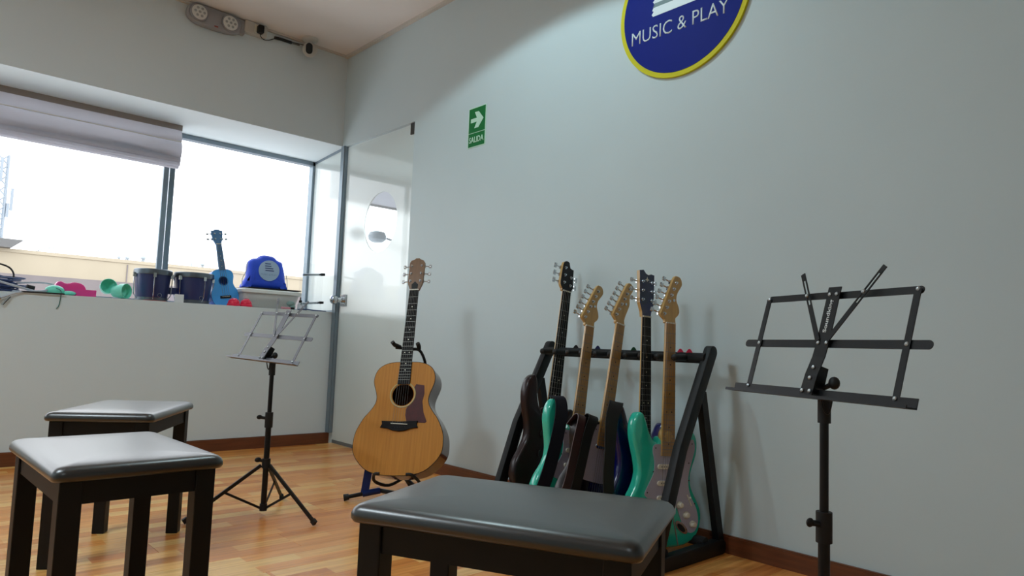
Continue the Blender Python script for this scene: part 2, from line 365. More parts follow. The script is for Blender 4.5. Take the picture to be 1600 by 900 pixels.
mb = MB(); mb.loft([[(0.015, y, z) for y, z in oval], [(0.023, y, z) for y, z in oval]]); tag(mb.build('clear_glass_circle', M_GLASS, dr, False), 'clear round cut-out in the frosted film')
MB().box((0.008, -0.88, 1.97), (0.031, -0.83, 2.04)).build('patch_hinge', mat('hinge_steel', (96, 96, 94), 0.35, 0.8), dr, False)
MB().box((0.008, -0.88, 0.01), (0.031, -0.78, 0.06)).build('patch_hinge', MATS['hinge_steel'], dr, False)
lk = MB().box((0.0, -0.155, 0.925), (0.015, -0.085, 1.005)).build('door_lock', M_CHR, dr, False)
MB().cyl((0.0, -0.118, 0.967), (-0.04, -0.118, 0.967), 0.017).lathe([(0.012, -0.085), (0.026, -0.08), (0.031, -0.065), (0.026, -0.048), (0.014, -0.038)], (0, -0.118, 0.967), 'x', 20).build('door_knob', M_CHR, lk)

# ------------------------------------------------------------------ added fill panels, and the downlight (out of frame, lit)
M_EMIT = mat('lamp_diffuser', (235, 250, 250), 0.5, emit=3.0)
for lx, ly, p in FILL_PANELS:
    t = thing('added_fill_panel', 'square fill light panel, added out of view ' + ('in the next room behind the glass door' if lx > 0 else 'above the benches near the window wall' if ly > -4 else 'behind the viewer at the front of the room'), 'light', (lx, ly, H))
    MB().box((-0.31, -0.31, -0.03), (0.31, 0.31, 0)).build('light_frame', M_WHITE, t, False)
    MB().box((-0.28, -0.28, -0.034), (0.28, 0.28, -0.03)).build('diffuser', M_EMIT, t, False)
for dx, dy in DOWNLIGHTS:
    t = thing('downlight', 'round downlight set in the ceiling above the acoustic guitar', 'light', (dx, dy, H))
    MB().lathe([(0.07, 0), (0.075, -0.006), (0.055, -0.012), (0.05, -0.004), (0.0001, -0.004)]).build('trim_ring', M_WHITE, t)
    MB().lathe([(0.048, -0.008), (0.048, -0.011)]).build('diffuser', M_EMIT, t)

# ------------------------------------------------------------------ signs on the right wall
M_SBLUE = mat('sign_blue', (8, 30, 132), 0.6, spec=0.15); M_SYEL = mat('sign_yellow', (214, 208, 20), 0.6, spec=0.3); M_SWHT = mat('sign_white', (226, 238, 244), 0.45); M_SGRY = mat('sign_grey', (104, 130, 134), 0.5)
t = thing('round_sign', 'round blue wall sign with yellow rim reading MUSIC & PLAY', 'sign', (0, -2.783, 1.818))
CZ = 0.308
def wall_disc(r, x0, x1, c=(0, CZ)): return MB().loft([[(x0, y, z) for y, z in circ(c, r, 96)], [(x1, y, z) for y, z in circ(c, r, 96)]])
wall_disc(0.308, -0.012, 0).build('yellow_rim', M_SYEL, t)
wall_disc(0.288, -0.0135, -0.012).build('blue_face', M_SBLUE, t)
text('lettering', 'MUSIC & PLAY', 0.462, 0.058, 0.001, side_x(-0.0135, 0.013, CZ - 0.088), M_SWHT, t, bold=-0.005)
def wpoly(pts, x0, x1): return MB().loft([[(x0, -p[0], p[1]) for p in pts], [(x1, -p[0], p[1]) for p in pts]])
def rag(x0, x1, z0, z1): return [(x0 + 0.004, z0), (x1, z0 + 0.002), (x1, z1), (x0 + 0.006, z1), (x0, z1 - (z1 - z0) * 0.3), (x0 + 0.008, z0 + (z1 - z0) * 0.55), (x0 - 0.002, z0 + (z1 - z0) * 0.25)]
for i, (a, b_, z0, z1, m_) in enumerate([(-0.14, 0.14, -0.02, 0.018, M_SWHT), (-0.135, 0.02, 0.018, 0.036, M_SGRY), (-0.135, 0.115, 0.036, 0.066, M_SWHT), (-0.13, 0.0, 0.066, 0.082, M_SGRY), (-0.13, 0.06, 0.082, 0.11, M_SWHT), (-0.125, -0.01, 0.11, 0.126, M_SGRY), (-0.125, 0.03, 0.126, 0.154, M_SWHT)]):
    wpoly(rag(a, b_, CZ + z0, CZ + z1), -0.0145, -0.0135).build('emblem_bar', m_, t, False)

M_GRN = mat('exit_green', (0, 112, 52), 0.4); M_PALE = mat('exit_pale', (196, 232, 212), 0.45)
t = thing('exit_sign', 'green SALIDA exit sign with white arrow on the wall', 'sign', (0, -1.4885, 1.77))
SW, SH = 0.137, 0.213
MB().box((-0.003, -SW / 2 - 0.005, 0), (0, SW / 2 + 0.005, SH + 0.009)).build('backing', M_PALE, t, False)
MB().box((-0.0036, -SW / 2, 0.0045), (-0.003, SW / 2, 0.0045 + 0.074)).build('green_panel', M_GRN, t, False)
MB().box((-0.0036, -SW / 2, 0.0045 + 0.077), (-0.003, SW / 2, SH + 0.0045)).build('green_panel', M_GRN, t, False)
ar = [(270, 390), (362, 390), (326, 296), (388, 300), (462, 420), (388, 540), (326, 540), (362, 450), (270, 450)]
wpoly([((x - 364) * 0.000552, SH + 0.0045 - (y - 235) * 0.000367) for x, y in ar], -0.0042, -0.0036).build('arrow', M_PALE, t, False)
text('lettering', 'SALIDA', 0.122, 0.033, 0.0006, side_x(-0.0036, 0, 0.042), M_PALE, t, bold=0.02)

# ------------------------------------------------------------------ high on the window wall: emergency lamp, outlet, camera
M_EML = mat('emergency_lamp_body', (150, 148, 150), 0.45); M_LEN = mat('lamp_lens', (216, 214, 208), 0.3)
t = thing('emergency_light', 'grey twin-head emergency light fixed under the ceiling on the window wall', 'light', (-0.93, 0, 2.57))
body = smooth([(-0.16, 0.045), (-0.155, 0.10), (-0.11, 0.125), (0, 0.128), (0.12, 0.12), (0.16, 0.09), (0.155, 0.035), (0.11, 0.008), (0, 0.0), (-0.11, 0.008)], 4)
MB().plate(body, -0.05, 0, 0.012).build('housing', M_EML, t)
MB().box((0.14, -0.035, 0.03), (0.185, 0, 0.115)).build('side_box', M_EML, t, False)
for hx, hz in ((-0.1, 0.065), (0.085, 0.06)):
    h = MB().lathe([(0.05, -0.05), (0.052, -0.058), (0.05, -0.066), (0.045, -0.066)], (hx, 0, hz), 'y', 28).build('lamp_head', M_EML, t)
    MB().lathe([(0.045, -0.066), (0.044, -0.069), (0.02, -0.072), (0.0005, -0.072)], (hx, 0, hz), 'y', 28).build('lens', M_LEN, h)
    for k in range(7):
        a = 2 * math.pi * k / 6; rr_ = 0.026 if k < 6 else 0
        MB().ell((hx + rr_ * math.cos(a), -0.0725, hz + rr_ * math.sin(a)), (0.008, 0.004, 0.008), 10, 6).build('led', mat('led_dome', (170, 170, 166), 0.2), h)
MB().box((-0.005, -0.052, 0.012), (0.018, -0.05, 0.02)).build('test_button', mat('button_red', (150, 70, 66), 0.4), t, False)
t = thing('outlet_box', 'white surface outlet box next to the emergency light', 'outlet', (-0.675, 0, 2.62))
MB().plate(rrect(0.145, 0.078, 0.008, c=(0, 0.04)), -0.042, 0, 0.004).build('box', M_WHITE, t)
MB().plate(rrect(0.055, 0.055, 0.004, c=(0.015, 0.04)), -0.045, -0.042, 0.001).build('socket_plate', M_CREAM, t)
t = thing('power_adapter', 'small black plug adapter with thin cable running to the camera', 'adapter', (-0.655, -0.045, 2.625))
MB().plate(rrect(0.036, 0.05, 0.006, c=(0, 0.03)), -0.035, 0, 0.004).build('plug_body', M_RUB, t)
MB().tube(smooth([(0, -0.018, 0.005), (0.002, -0.016, -0.012), (0.03, 0.0, -0.02), (0.07, 0.02, -0.005), (0.11, 0.03, 0.02), (0.14, 0.035, 0.032), (0.2, 0.03, 0.035), (0.28, 0.0, 0.03), (0.345, -0.02, 0.028)], 4, False), 0.0028, 6).build('cable', M_RUB, t)
t = thing('cable_tube', 'black cable bundle wrapped in tape under the ceiling edge', 'cable', (-0.54, -0.012, 2.655))
MB().tube([(0, 0, 0), (0.04, 0, 0.004), (0.115, 0, 0.004)], 0.010, 10).build('sleeve', M_RUB, t)
MB().tube([(0.115, 0.0, 0.004), (0.17, 0.0, 0.006)], 0.006, 8).build('grey_end', mat('grey_sleeve', (110, 110, 108), 0.6), t)
t = thing('security_camera', 'white ball security camera hanging from the ceiling near the corner', 'camera', (-0.325, -0.075, H))
MB().lathe([(0.052, 0), (0.052, -0.008), (0.044, -0.02), (0.025, -0.028), (0.014, -0.04)], n=28).build('mount', M_WHITE, t)
hd = MB(); hd.ell((0, 0, 0), (0.036, 0.042, 0.036), 24, 14)
h = hd.build('camera_head', M_WHITE, t); h.scale = (1.35, 1.35, 1.35); h.location = (0, -0.005, -0.078); h.rotation_euler = (R_(12), 0, R_(-30))
MB().plate(smooth([(-0.016, 0.0), (-0.014, 0.018), (0, 0.026), (0.014, 0.018), (0.016, 0), (0.014, -0.018), (0, -0.026), (-0.014, -0.018)], 3), -0.043, -0.030, 0.002).build('lens_face', M_RUB, h)

# ------------------------------------------------------------------ roman blind
M_BLIND = mat('blind_fabric', (208, 206, 212), 0.85, noise=0.12, nscale=5, bump=0.3, bscale=40)
t_ = M_BLIND.node_tree; tr_ = t_.nodes.new('ShaderNodeBsdfTranslucent'); tr_.inputs[0].default_value = (0.80, 0.80, 0.84, 1); mx_ = t_.nodes.new('ShaderNodeMixShader'); mx_.inputs[0].default_value = 0.5
t_.links.new(t_.nodes['Principled BSDF'].outputs[0], mx_.inputs[1]); t_.links.new(tr_.outputs[0], mx_.inputs[2]); t_.links.new(mx_.outputs[0], t_.nodes['Material Output'].inputs[0])
M_RAIL = mat('blind_headrail', (146, 138, 134), 0.5)
t = thing('roman_blind', 'off-white roman blind gathered up across the top of the window', 'blind', (-2.2, 0.42, 1.77))
BX0, BX1 = -1.6, 1.25
MB().box((BX0, -0.035, 0.245), (BX1 + 0.005, 0.03, 0.28)).build('headrail', M_RAIL, t, False)
def fold(name, prof, amp, seed):
    mb = MB(); rings = []; n = 60; rnd = random.Random(seed); ph = [rnd.uniform(0, 6.28) for _ in range(4)]
    for i in range(n + 1):
        x = BX0 + (BX1 - BX0) * i / n; ring = []
        for j, (y, z) in enumerate(prof):
            k = math.sin(math.pi * min(1, j / (len(prof) - 1)))
            dy = amp * k * (math.sin(x * 3.1 + ph[0]) + 0.6 * math.sin(x * 7.3 + ph[1] + z * 12) + 0.3 * math.sin(x * 15 + ph[2]))
            ring.append((x, y + dy, z + 0.35 * amp * k * math.sin(x * 4.2 + ph[3])))
        back = [(x, q[1] + 0.003, q[2]) for q in reversed(ring)]; rings.append(ring + back)
    mb.loft(rings); return mb.build(name, M_BLIND, t, True, 50)
fold('fabric_panel', smooth([(-0.03, 0.25), (-0.038, 0.215), (-0.048, 0.185), (-0.052, 0.165)], 3, False), 0.008, 1)
fold('fabric_fold', smooth([(-0.045, 0.168), (-0.062, 0.15), (-0.068, 0.11), (-0.064, 0.07), (-0.05, 0.05)], 3, False), 0.012, 2)
fold('fabric_fold', smooth([(-0.03, 0.10), (-0.06, 0.06), (-0.066, 0.045), (-0.055, 0.03)], 3, False), 0.008, 3)
fold('fabric_fold', smooth([(-0.02, 0.06), (-0.05, 0.035), (-0.056, 0.018), (-0.045, 0.008)], 3, False), 0.005, 4)
fold('fabric_fold', smooth([(0.0, 0.04), (-0.03, 0.015), (-0.034, 0.003), (-0.02, -0.006)], 3, False), 0.002, 5)
MB().cyl((BX0, -0.055, 0.167), (BX1, -0.055, 0.167), 0.0025, n=8).build('batten', M_CREAM, t)
t = thing('roller_blind', 'grey blind in the next room seen through the clear circle', 'blind', (1.4, 0.5, 1.79))
MB().box((-1.15, -0.004, 0.0), (1.15, 0.0, 0.26)).build('blind_fabric', M_BLIND, t, False)
MB().box((-1.15, -0.01, -0.012), (1.15, 0.004, 0.006)).build('bottom_bar', M_RAIL, t, False)
MB().cyl((-1.15, 0.0, 0.24), (1.15, 0.0, 0.24), 0.02).build('roller', M_RAIL, t)
t = thing('swivel_lamp', 'pale grey swivel lamp seen through the clear circle in the door', 'lamp', (1.43, 0.57, 1.40))
M_PGR = mat('pale_grey_metal', (150, 160, 170), 0.5)
MB().tube([(0, 0, 0), (0, -0.02, 0.03), (-0.7, -0.03, 0.14)], 0.009, 8).build('arm', M_PGR, t)
MB().lathe([(0.02, 0.04), (0.06, 0.03), (0.075, 0.0), (0.07, -0.03), (0.045, -0.05)], (-0.79, -0.03, 0.15), 'z').build('lamp_shade', M_PGR, t)

# ------------------------------------------------------------------ outside
M_PARA = mat('cream_parapet_paint', (188, 176, 154), 0.9, noise=0.06, nscale=0.6); M_ROOFG = mat('roof_screed', (140, 132, 132), 0.95, noise=0.15, nscale=1.5)
t = thing('rooftop_building', 'cream painted parapet and grey flat roof of the building across', 'building', (2, 20, -6))
MB().box((-16, 0, 0), (14, 0.4, 8.88)).box((-16, -0.03, 8.80), (14, 0.43, 8.9)).build('parapet_wall', M_PARA, t, False)
MB().box((-16, -9, 0), (14, 0, 7.15)).box((-16, -0.5, 7.15), (14, 0, 8.16)).build('flat_roof', M_ROOFG, t, False)
for q in (-3.0, 1.4): MB().box((q, -0.03, 8.2), (q + 0.03, 0, 8.75)).build('wall_joint', M_ROOFG, t, False)
t = thing('antenna_mast', 'grey lattice antenna mast standing on the roof at the left edge', 'antenna', (0.02, 20.3, 2.91))
mb = MB()
for sx in (-0.14, 0.14):
    for sy in (-0.14, 0.14): mb.cyl((sx, sy, 0), (sx, sy, 2.7), 0.03, n=6)
mb.build('mast_post', M_PGR, t)
mb = MB()
for k in range(9): mb.cyl((-0.14, -0.14, k * 0.3), (0.14, -0.14, k * 0.3 + 0.3), 0.02, n=5); mb.cyl((0.14, -0.14, k * 0.3), (-0.14, -0.14, k * 0.3 + 0.3), 0.02, n=5)
tag(mb.build('lattice_braces', M_PGR, t), kind='stuff')
for px_, z0, z1 in ((0.28, 1.1, 1.75), (0.2, 0.9, 1.3), (-0.02, 1.9, 2.6)):
    MB().box((px_ - 0.03, -0.2, z0), (px_ + 0.04, -0.13, z1)).build('panel_antenna', M_PGR, t, False)
MB().loft([[(-1, -0.6, 0), (0.35, -0.6, 0), (0.35, 0.6, 0), (-1, 0.6, 0)], [(-1, -0.8, 0.22), (0.6, -0.8, 0.22), (0.6, 0.6, 0.22), (-1, 0.6, 0.22)]]).build('mast_platform', mat('weathered_concrete', (150, 152, 152), 0.9), t, False)
t = thing('roof_railing', 'thin steel railing frame standing on the cream parapet', 'railing', (1.18, 20.2, 2.87))
mb = MB().tube([(-0.25, 0, 0), (0.0, 0, 0.14), (0.32, 0, 0.22), (0.32, 0, 0)], 0.012, 5).cyl((-0.1, 0, 0), (-0.1, 0, 0.1), 0.012, n=5); mb.build('rail_frame', M_PGR, t)
t = thing('roof_cable', 'long sagging cable strung on short posts over the far parapet', 'cable', (4, 20.2, 2.9))
MB().tube([(-3.2, 0, 0.2), (-2, 0, 0.12), (-0.6, 0, 0.1), (0.6, 0, 0.14), (2, 0, 0.1), (3.4, 0, 0.12)], 0.008, 4).build('wire', M_PGR, t)
for q in (-0.6, 0.6, 1.4, 2.0, 2.5): MB().cyl((q, 0, 0), (q, 0, 0.12), 0.015, n=5).build('post', M_PGR, t)
for i, (q, s_, lb) in enumerate([(3.2, 0.07, 'small grey roof vent left of the other vents on the cream parapet'), (3.45, 0.08, 'second small grey vent from the left on the cream parapet'), (3.9, 0.12, 'larger grey vent cluster on the parapet beside the window mullion'), (5.75, 0.1, 'lone grey vent on the parapet left of the blue ukulele neck')]):
    t = thing('roof_vent', lb, 'vent', (q, 20.2, 2.88), group='roof vents')
    MB().lathe([(s_ * 0.4, 0), (s_ * 0.4, s_), (s_ * 0.8, s_ * 1.1), (s_ * 0.5, s_ * 1.6), (0.001, s_ * 1.7)], n=10).build('cowl', M_PGR, t)
t = thing('far_tower', 'faded pink block standing far behind beside the blue bag', 'building', (15.2, 44, -3))
MB().box((-0.55, -0.5, 0), (0.55, 0.5, 8.0)).box((-0.35, -0.3, 8.0), (0.35, 0.3, 8.6)).build('block', mat('faded_pink', (226, 204, 200), 0.9), t, False)
t = thing('far_hall', 'pale lilac arched roof hall in the distance behind the bag', 'building', (16.0, 36, -3))
MB().loft([[(x, 0, z) for x, z in [(-2.6, 0), (2.6, 0), (2.6, 6.5), (1.6, 7.05), (0.3, 7.3), (-1, 7.3), (-2.6, 6.9)]], [(x, 4, z) for x, z in [(-2.6, 0), (2.6, 0), (2.6, 6.5), (1.6, 7.05), (0.3, 7.3), (-1, 7.3), (-2.6, 6.9)]]]).build('arched_hall', mat('pale_lilac', (206, 204, 214), 0.9), t, False)

# ------------------------------------------------------------------ benches
def make_bench():
    t = thing('piano_bench', 'bench', 'bench')
    W_, D_, Z = 0.453, 0.308, 0.461
    def ring(i, z, sag=0.0):
        pts = []
        for x, y in rrect(W_ - 2 * i, D_ - 2 * i, max(0.004, 0.020 - i * 0.4), 6): pts.append((x, y, z - sag * (abs(x) / (W_ / 2)) ** 4 * 0.6 - sag * (abs(y) / (D_ / 2)) ** 4 * 0.6))
        return pts
    b0 = Z - 0.027
    MB().loft([ring(0.010, b0), ring(0.002, b0 + 0.001), ring(-0.001, b0 + 0.006), ring(-0.001, b0 + 0.013), ring(0.002, b0 + 0.020), ring(0.008, b0 + 0.025), ring(0.018, b0 + 0.028, 0.0005),
               ring(0.045, b0 + 0.0305, 0.001), ring(0.08, b0 + 0.032, 0.001), ring(0.12, b0 + 0.0325), ring(0.15, b0 + 0.0325)]).build('seat_pad', M_LEATH, t, True, 60)
    lx, ly, lw = W_ / 2 - 0.034, D_ / 2 - 0.033, 0.0195
    for sx in (-1, 1):
        for sy in (-1, 1):
            MB().plate(rrect(lw * 2, b0, 0.002, 2, (sx * lx, b0 / 2)), sy * ly - lw, sy * ly + lw, 0.002, 2).build('leg', M_BWOOD, t, False)
    a0 = b0 - 0.044
    for sy in (-1, 1): MB().box((-lx + lw, sy * (ly + 0.006) - 0.009, a0), (lx - lw, sy * (ly + 0.006) + 0.009, b0)).build('apron', M_BWOOD, t, False)
    for sx in (-1, 1): MB().box((sx * (lx + 0.006) - 0.009, -ly + lw, a0), (sx * (lx + 0.006) + 0.009, ly - lw, b0)).build('apron', M_BWOOD, t, False)
    return t
b1 = make_bench()
BENCH = [(-1.522, -3.527, -64.0, 'black padded bench in the foreground, in front of the guitar rack'),
         (-1.913, -2.648, 91.7, 'black padded bench nearest the left edge, overlapping the one behind'),
         (-1.677, -1.774, 57.3, 'black padded bench standing furthest back, nearest the window wall')]
for i, (x, y, a, lb) in enumerate(BENCH):
    o = b1 if i == 0 else copy_tree(b1)
    o.location = (x, y, 0); o.rotation_euler = (0, 0, R_(a)); o['label'] = lb; o['group'] = 'black padded benches'

# ------------------------------------------------------------------ folding music stands
def music_stand(label, pole, desk, rot, feet, m, arml, armr, writing, lip):
    t = thing('music_stand', label, 'music stand', (pole[0], pole[1], 0), group='folding music stands')
    D = Matrix.Translation(Vector(desk) - Vector((pole[0], pole[1], 0))) @ pose(*rot).to_4x4()
    Z = Vector((0, 0, 1)); f = lambda *p: tuple(D @ Vector(p)); N = (D.to_3x3() @ Vector((0, 1, 0)))
    hx, ht, hb, hm = 0.193, 0.106, 0.106, 0.242
    def flat(name, p, q, wd, y=0.0, th=0.002, mm=None): return MB(D).bar((p[0], y, p[1]), (q[0], y, q[1]), wd, th).build(name, mm or m, t, False)
    def rbar(name, x0, x1, z, wd, y):     # round-ended flat bar lying across
        o = rrect(x1 - x0, wd, wd * 0.48, 4, ((x0 + x1) / 2, z)); return MB(D).plate(o, y - 0.001, y + 0.001).build(name, m, t, False)
    rbar('crossbar', -hm, hm, 0, 0.017, 0.0)
    rbar('top_bar', -hx - 0.004, 0.008, ht, 0.015, -0.001); rbar('top_bar', -0.008, hx + 0.008, ht, 0.015, 0.003)
    for sx in (-1, 1): flat('side_bar', (sx * hx, -hb), (sx * hx, ht), 0.014, -0.003)
    sp = MB(D)
    cvs = [(0.122, -0.006), (0.0, -0.006), (-0.03, -0.008), (-0.07, -0.016), (-0.118, -0.02)]
    rg = []
    for z, y in cvs: rg.append([(-0.0165, y - 0.0012, z), (0.0165, y - 0.0012, z), (0.0165, y + 0.0012, z), (-0.0165, y + 0.0012, z)])
    sp.loft(rg); spine = sp.build('spine', m, t, False)
    for (tipx, tipz, side) in (arml + (-1,), armr + (1,)):
        p0 = Vector((side * 0.012, 0, 0.004)); tip = Vector((tipx, 0, tipz)); d = (tip - p0).normalized(); n = Vector((d.z, 0, -d.x)); k = p0.lerp(tip, 0.52)
        mb = MB(D).bar(p0 + Vector((0, -0.009, 0)), k + Vector((0, -0.009, 0)), 0.011, 0.002)
        for s_ in (-1, 1): mb.bar(k + n * 0.004 * s_ + Vector((0, -0.009, 0)), tip - d * 0.012 + n * 0.004 * s_ + Vector((0, -0.009, 0)), 0.003, 0.002)
        e = tip - d * 0.018; mb.bar(e + Vector((0, -0.009, 0)), tip + Vector((0, -0.009, 0)), 0.011, 0.002)
        mb.build('page_arm', m, t, False)
    # ledge: back flange and shelf
    lg = MB(D).box((-0.238, -0.005, -0.118), (0.238, -0.003, -0.098)).loft([[(-0.238, -0.005, -0.118), (-0.238, -0.028, -0.122), (-0.238, -0.028, -0.120), (-0.238, -0.005, -0.115)], [(0.238, -0.005, -0.118), (0.238, -0.028, -0.122), (0.238, -0.028, -0.120), (0.238, -0.005, -0.115)]])
    lg.box((-0.238, -0.029, -0.122), (0.238, -0.027, -0.122 + lip))
    lg.build('ledge', m, t, False)
    M_RIV = mat('rivet_steel', (170, 172, 172), 0.3, 0.9)
    for x, z, y in [(-hx, ht, -0.004), (hx, ht, -0.004), (-hx, 0, -0.004), (hx, 0, -0.004), (-hx, -hb + 0.004, -0.006), (hx, -hb + 0.004, -0.006), (-0.011, 0, -0.008), (0.011, 0, -0.008), (-0.009, ht, -0.008), (0.009, ht, -0.008),
                    (-0.07, ht, -0.011), (0.078, ht, -0.011), (0.0, -0.055, -0.016), (0.0, -0.078, -0.019), (-0.01, -0.106, -0.022), (0.01, -0.106, -0.022)]:
        MB(D).lathe([(0.0042, y + 0.002), (0.0042, y - 0.001), (0.002, y - 0.0025), (0.0003, y - 0.0028)], (x, 0, z), 'y', 10).build('rivet', M_RIV, t)
    if writing:
        xf = D @ Matrix(((0, -1, 0, 0), (0, 0, -1, -0.0074), (1, 0, 0, 0.058), (0, 0, 0, 1)))
        text('lettering', 'Soundking', 0.072, 0.012, 0.0004, xf, mat('print_white', (225, 228, 228), 0.5), t, bold=0.02)
    # bracket and wing knob behind the spine
    top = Vector(f(0, 0.012, -0.095)); zt = top.z - 0.015
    MB(D).box((-0.012, -0.012, -0.105), (0.012, 0.012, -0.05)).build('tilt_bracket', M_BLK, t, False)
    MB().cyl((0, 0, zt - 0.05), (0, 0, zt + 0.012), 0.0125).build('top_collar', M_RUB, t)
    MB().tube([(0, 0, zt), tuple(top)], 0.010, 8).build('neck_joint', M_BLK, t)
    kn = Vector(f(0.034, 0.012, -0.078)); MB().cyl(tuple(top), tuple(kn), 0.005, n=8).ell(tuple(kn), (0.011, 0.011, 0.013), 12, 8).build('tilt_knob', M_RUB, t)
    q = Vector(f(0.02, 0.006, -0.125)); MB().tube(smooth([tuple(q + Vector((0, 0, 0.01))), tuple(q + Vector((0.004, -0.004, -0.012))), tuple(q + Vector((0.006, -0.012, -0.016))), tuple(q + Vector((0.006, -0.018, 0.008)))], 4, False), 0.002, 6).build('page_clip', M_BLK, t)
    # pole and tripod
    MB().cyl((0, 0, 0.36), (0, 0, zt), 0.0085).build('upper_pole', M_BLK, t)
    MB().cyl((0, 0, 0.03), (0, 0, 0.36), 0.0112).build('lower_pole', M_BLK, t)
    MB().cyl((0, 0, 0.345), (0, 0, 0.405), 0.0155).cyl((0, 0, 0.38), (-0.03, 0.012, 0.385), 0.006).ell((-0.034, 0.013, 0.386), (0.012, 0.006, 0.009), 12, 8).build('height_clamp', M_RUB, t)
    MB().cyl((0, 0, 0.185), (0, 0, 0.222), 0.0165).ell((-0.03, 0.01, 0.218), (0.014, 0.007, 0.01), 12, 8).cyl((0, 0, 0.21), (-0.025, 0.008, 0.216), 0.006).build('tripod_collar', M_RUB, t)
    MB().cyl((0, 0, 0.018), (0, 0, 0.045), 0.0145).build('tripod_hub', M_RUB, t)
    for fx, fy in feet:
        d = Vector((fx, fy, 0)); u = d.normalized(); a = u * 0.02 + Z * 0.197; b_ = d + Z * 0.012
        l = MB().bar(a, b_, 0.013, 0.008, up=tuple(u.cross(Z))).build('leg', M_BLK, t, False)
        MB().bar(a.lerp(b_, 0.955), b_ + (b_ - a) * 0.012, 0.018, 0.014, up=tuple(u.cross(Z))).build('rubber_foot', M_RUB, l, False)
        MB().bar(u * 0.014 + Z * 0.03, a.lerp(b_, 0.5), 0.009, 0.005, up=tuple(u.cross(Z))).build('brace', M_BLK, t, False)
    return t
M_SHEEN_STAND = mat('sheen_grey_stand', (112, 112, 118), 0.4, 0.3)  # sheen on the dark desk is put into the colour as grey
PL_ = (-1.118, -1.622)
fl_ = [(-1.41 - PL_[0], -1.60 - PL_[1]), (-1.027 - PL_[0], -1.882 - PL_[1]), (-0.946 - PL_[0], -1.412 - PL_[1])]
music_stand('folding music stand with open desk painted grey for its sheen before the window wall', PL_, (-1.09, -1.583, 0.709), (-1.392, -0.462, 0.028), fl_, M_SHEEN_STAND, (-0.118, 0.176), (0.106, 0.166), False, 0.006)
PR_ = (-0.888, -3.743)
music_stand('tall black folding music stand against the bare wall at right', PR_, (-0.878, -3.74, 0.74), (-1.952, -0.286, -0.006), [(0.28 * math.cos(R_(a)), 0.28 * math.sin(R_(a))) for a in (50, 170, 290)], M_BLK, (-0.098, 0.158), (0.116, 0.157), True, 0.006)

# ------------------------------------------------------------------ guitars
def ribbon(name, pts, normals, wd, th, m, parent):
    """flat strap along pts; normals give the broad side's facing"""
    pts = smooth([tuple(p) for p in pts], 5, False); ns = smooth([tuple(n) for n in normals], 5, False); rings = []
    for i, p in enumerate(pts):
        p = Vector(p); d = Vector(pts[min(i + 1, len(pts) - 1)]) - Vector(pts[max(i - 1, 0)]); d.normalize(); n = Vector(ns[i]); n = (n - d * n.dot(d)).normalized(); s_ = d.cross(n)
        rings.append([p + s_ * wd / 2 + n * th, p - s_ * wd / 2 + n * th, p - s_ * wd / 2, p + s_ * wd / 2])
    return MB().loft(rings).build(name, m, parent, True, 50)
def neck(t, z_nut, z_end, w0, w1, frets, scale, m_neck, m_board, nstr, z_bridge, yb=-0.009, dots=(3, 5, 7, 9, 12, 15, 17, 19), m_dot=None, y_bridge=-0.012, blade=0.02, heel=None):
    L = z_nut - z_end
    hw = lambda z: (w0 + (w1 - w0) * (z_nut - z) / L) / 2
    rings = []
    for z in (z_nut, z_end):
        h = hw(z); rings.append([(h, yb + 0.005, z), (h * 0.92, yb + 0.012, z), (h * 0.6, yb + blade * 0.9, z), (0, yb + blade, z), (-h * 0.6, yb + blade * 0.9, z), (-h * 0.92, yb + 0.012, z), (-h, yb + 0.005, z)])
    nk = MB().loft(rings).build('neck', m_neck, t)
    if heel:
        MB().ell((0, yb + 0.016, heel), (w1 * 0.55, 0.02, 0.035), 14, 8).build('heel', m_neck, t)
    MB().loft([[(-hw(z), yb, z), (hw(z), yb, z), (hw(z), yb + 0.005, z), (-hw(z), yb + 0.005, z)] for z in (z_nut, z_end)]).build('fretboard', m_board, t, False)
    MB().box((-w0 / 2, yb - 0.0022, z_nut - 0.001), (w0 / 2, yb + 0.006, z_nut + 0.004)).build('nut', M_CREAM, t, False)
    fz = lambda k: z_nut - scale * (1 - 2 ** (-k / 12))
    for k in range(1, frets + 1):
        z = fz(k)
        if z < z_end: break
        MB().box((-hw(z), yb - 0.0012, z - 0.0007), (hw(z), yb + 0.001, z + 0.0007)).build('fret', M_STEEL, t, False)
    for k in dots:
        z = (fz(k) + fz(k - 1)) / 2
        if z < z_end: continue
        for dx in ((-0.011, 0.011) if k == 12 else (0,)):
            MB().cyl((dx, yb - 0.0006, z), (dx, yb + 0.001, z), 0.0026, n=10).build('fret_marker', m_dot or M_RUB, t)
    for i in range(nstr):
        u = (i / (nstr - 1) - 0.5); r = 0.0006 - 0.00007 * i if nstr > 4 else 0.0008
        if nstr == 5: r = 0.0014 - 0.00015 * i
        MB().tube([(u * w0 * 0.82, yb - 0.003, z_nut + 0.004), (u * w1 * 1.0, y_bridge - 0.002, z_bridge)], max(r, 0.00028), 5).build('string', M_STEEL, t)
def tuner(t, base, side, dirz=0.25, wing=0.011, m=None, post=None):
    m = m or M_CHR; b = Vector(base); e = b + Vector((side * 0.024, 0.004, 0.024 * dirz))
    mb = MB().cyl(b, e, 0.0028, n=8).bar(e, e + Vector((side * 0.011, 0, 0.011 * dirz)), wing * 1.5, 0.006, up=(0, 1, 0)).ell(e + Vector((side * 0.006, 0, 0)), (0.008, 0.004, wing * 0.75), 10, 6)
    mb.box((b.x - 0.006 if side < 0 else b.x - 0.006, b.y, b.z - 0.007), (b.x + 0.006, b.y + 0.008, b.z + 0.007))
    mb.build('tuning_peg', m, t)
    if post: MB().cyl((post[0], post[1], post[2]), (post[0], post[1] - 0.009, post[2]), 0.0036, n=10).lathe([(0.006, 0), (0.006, -0.002)], post, 'y', 12).build('string_post', m, t)

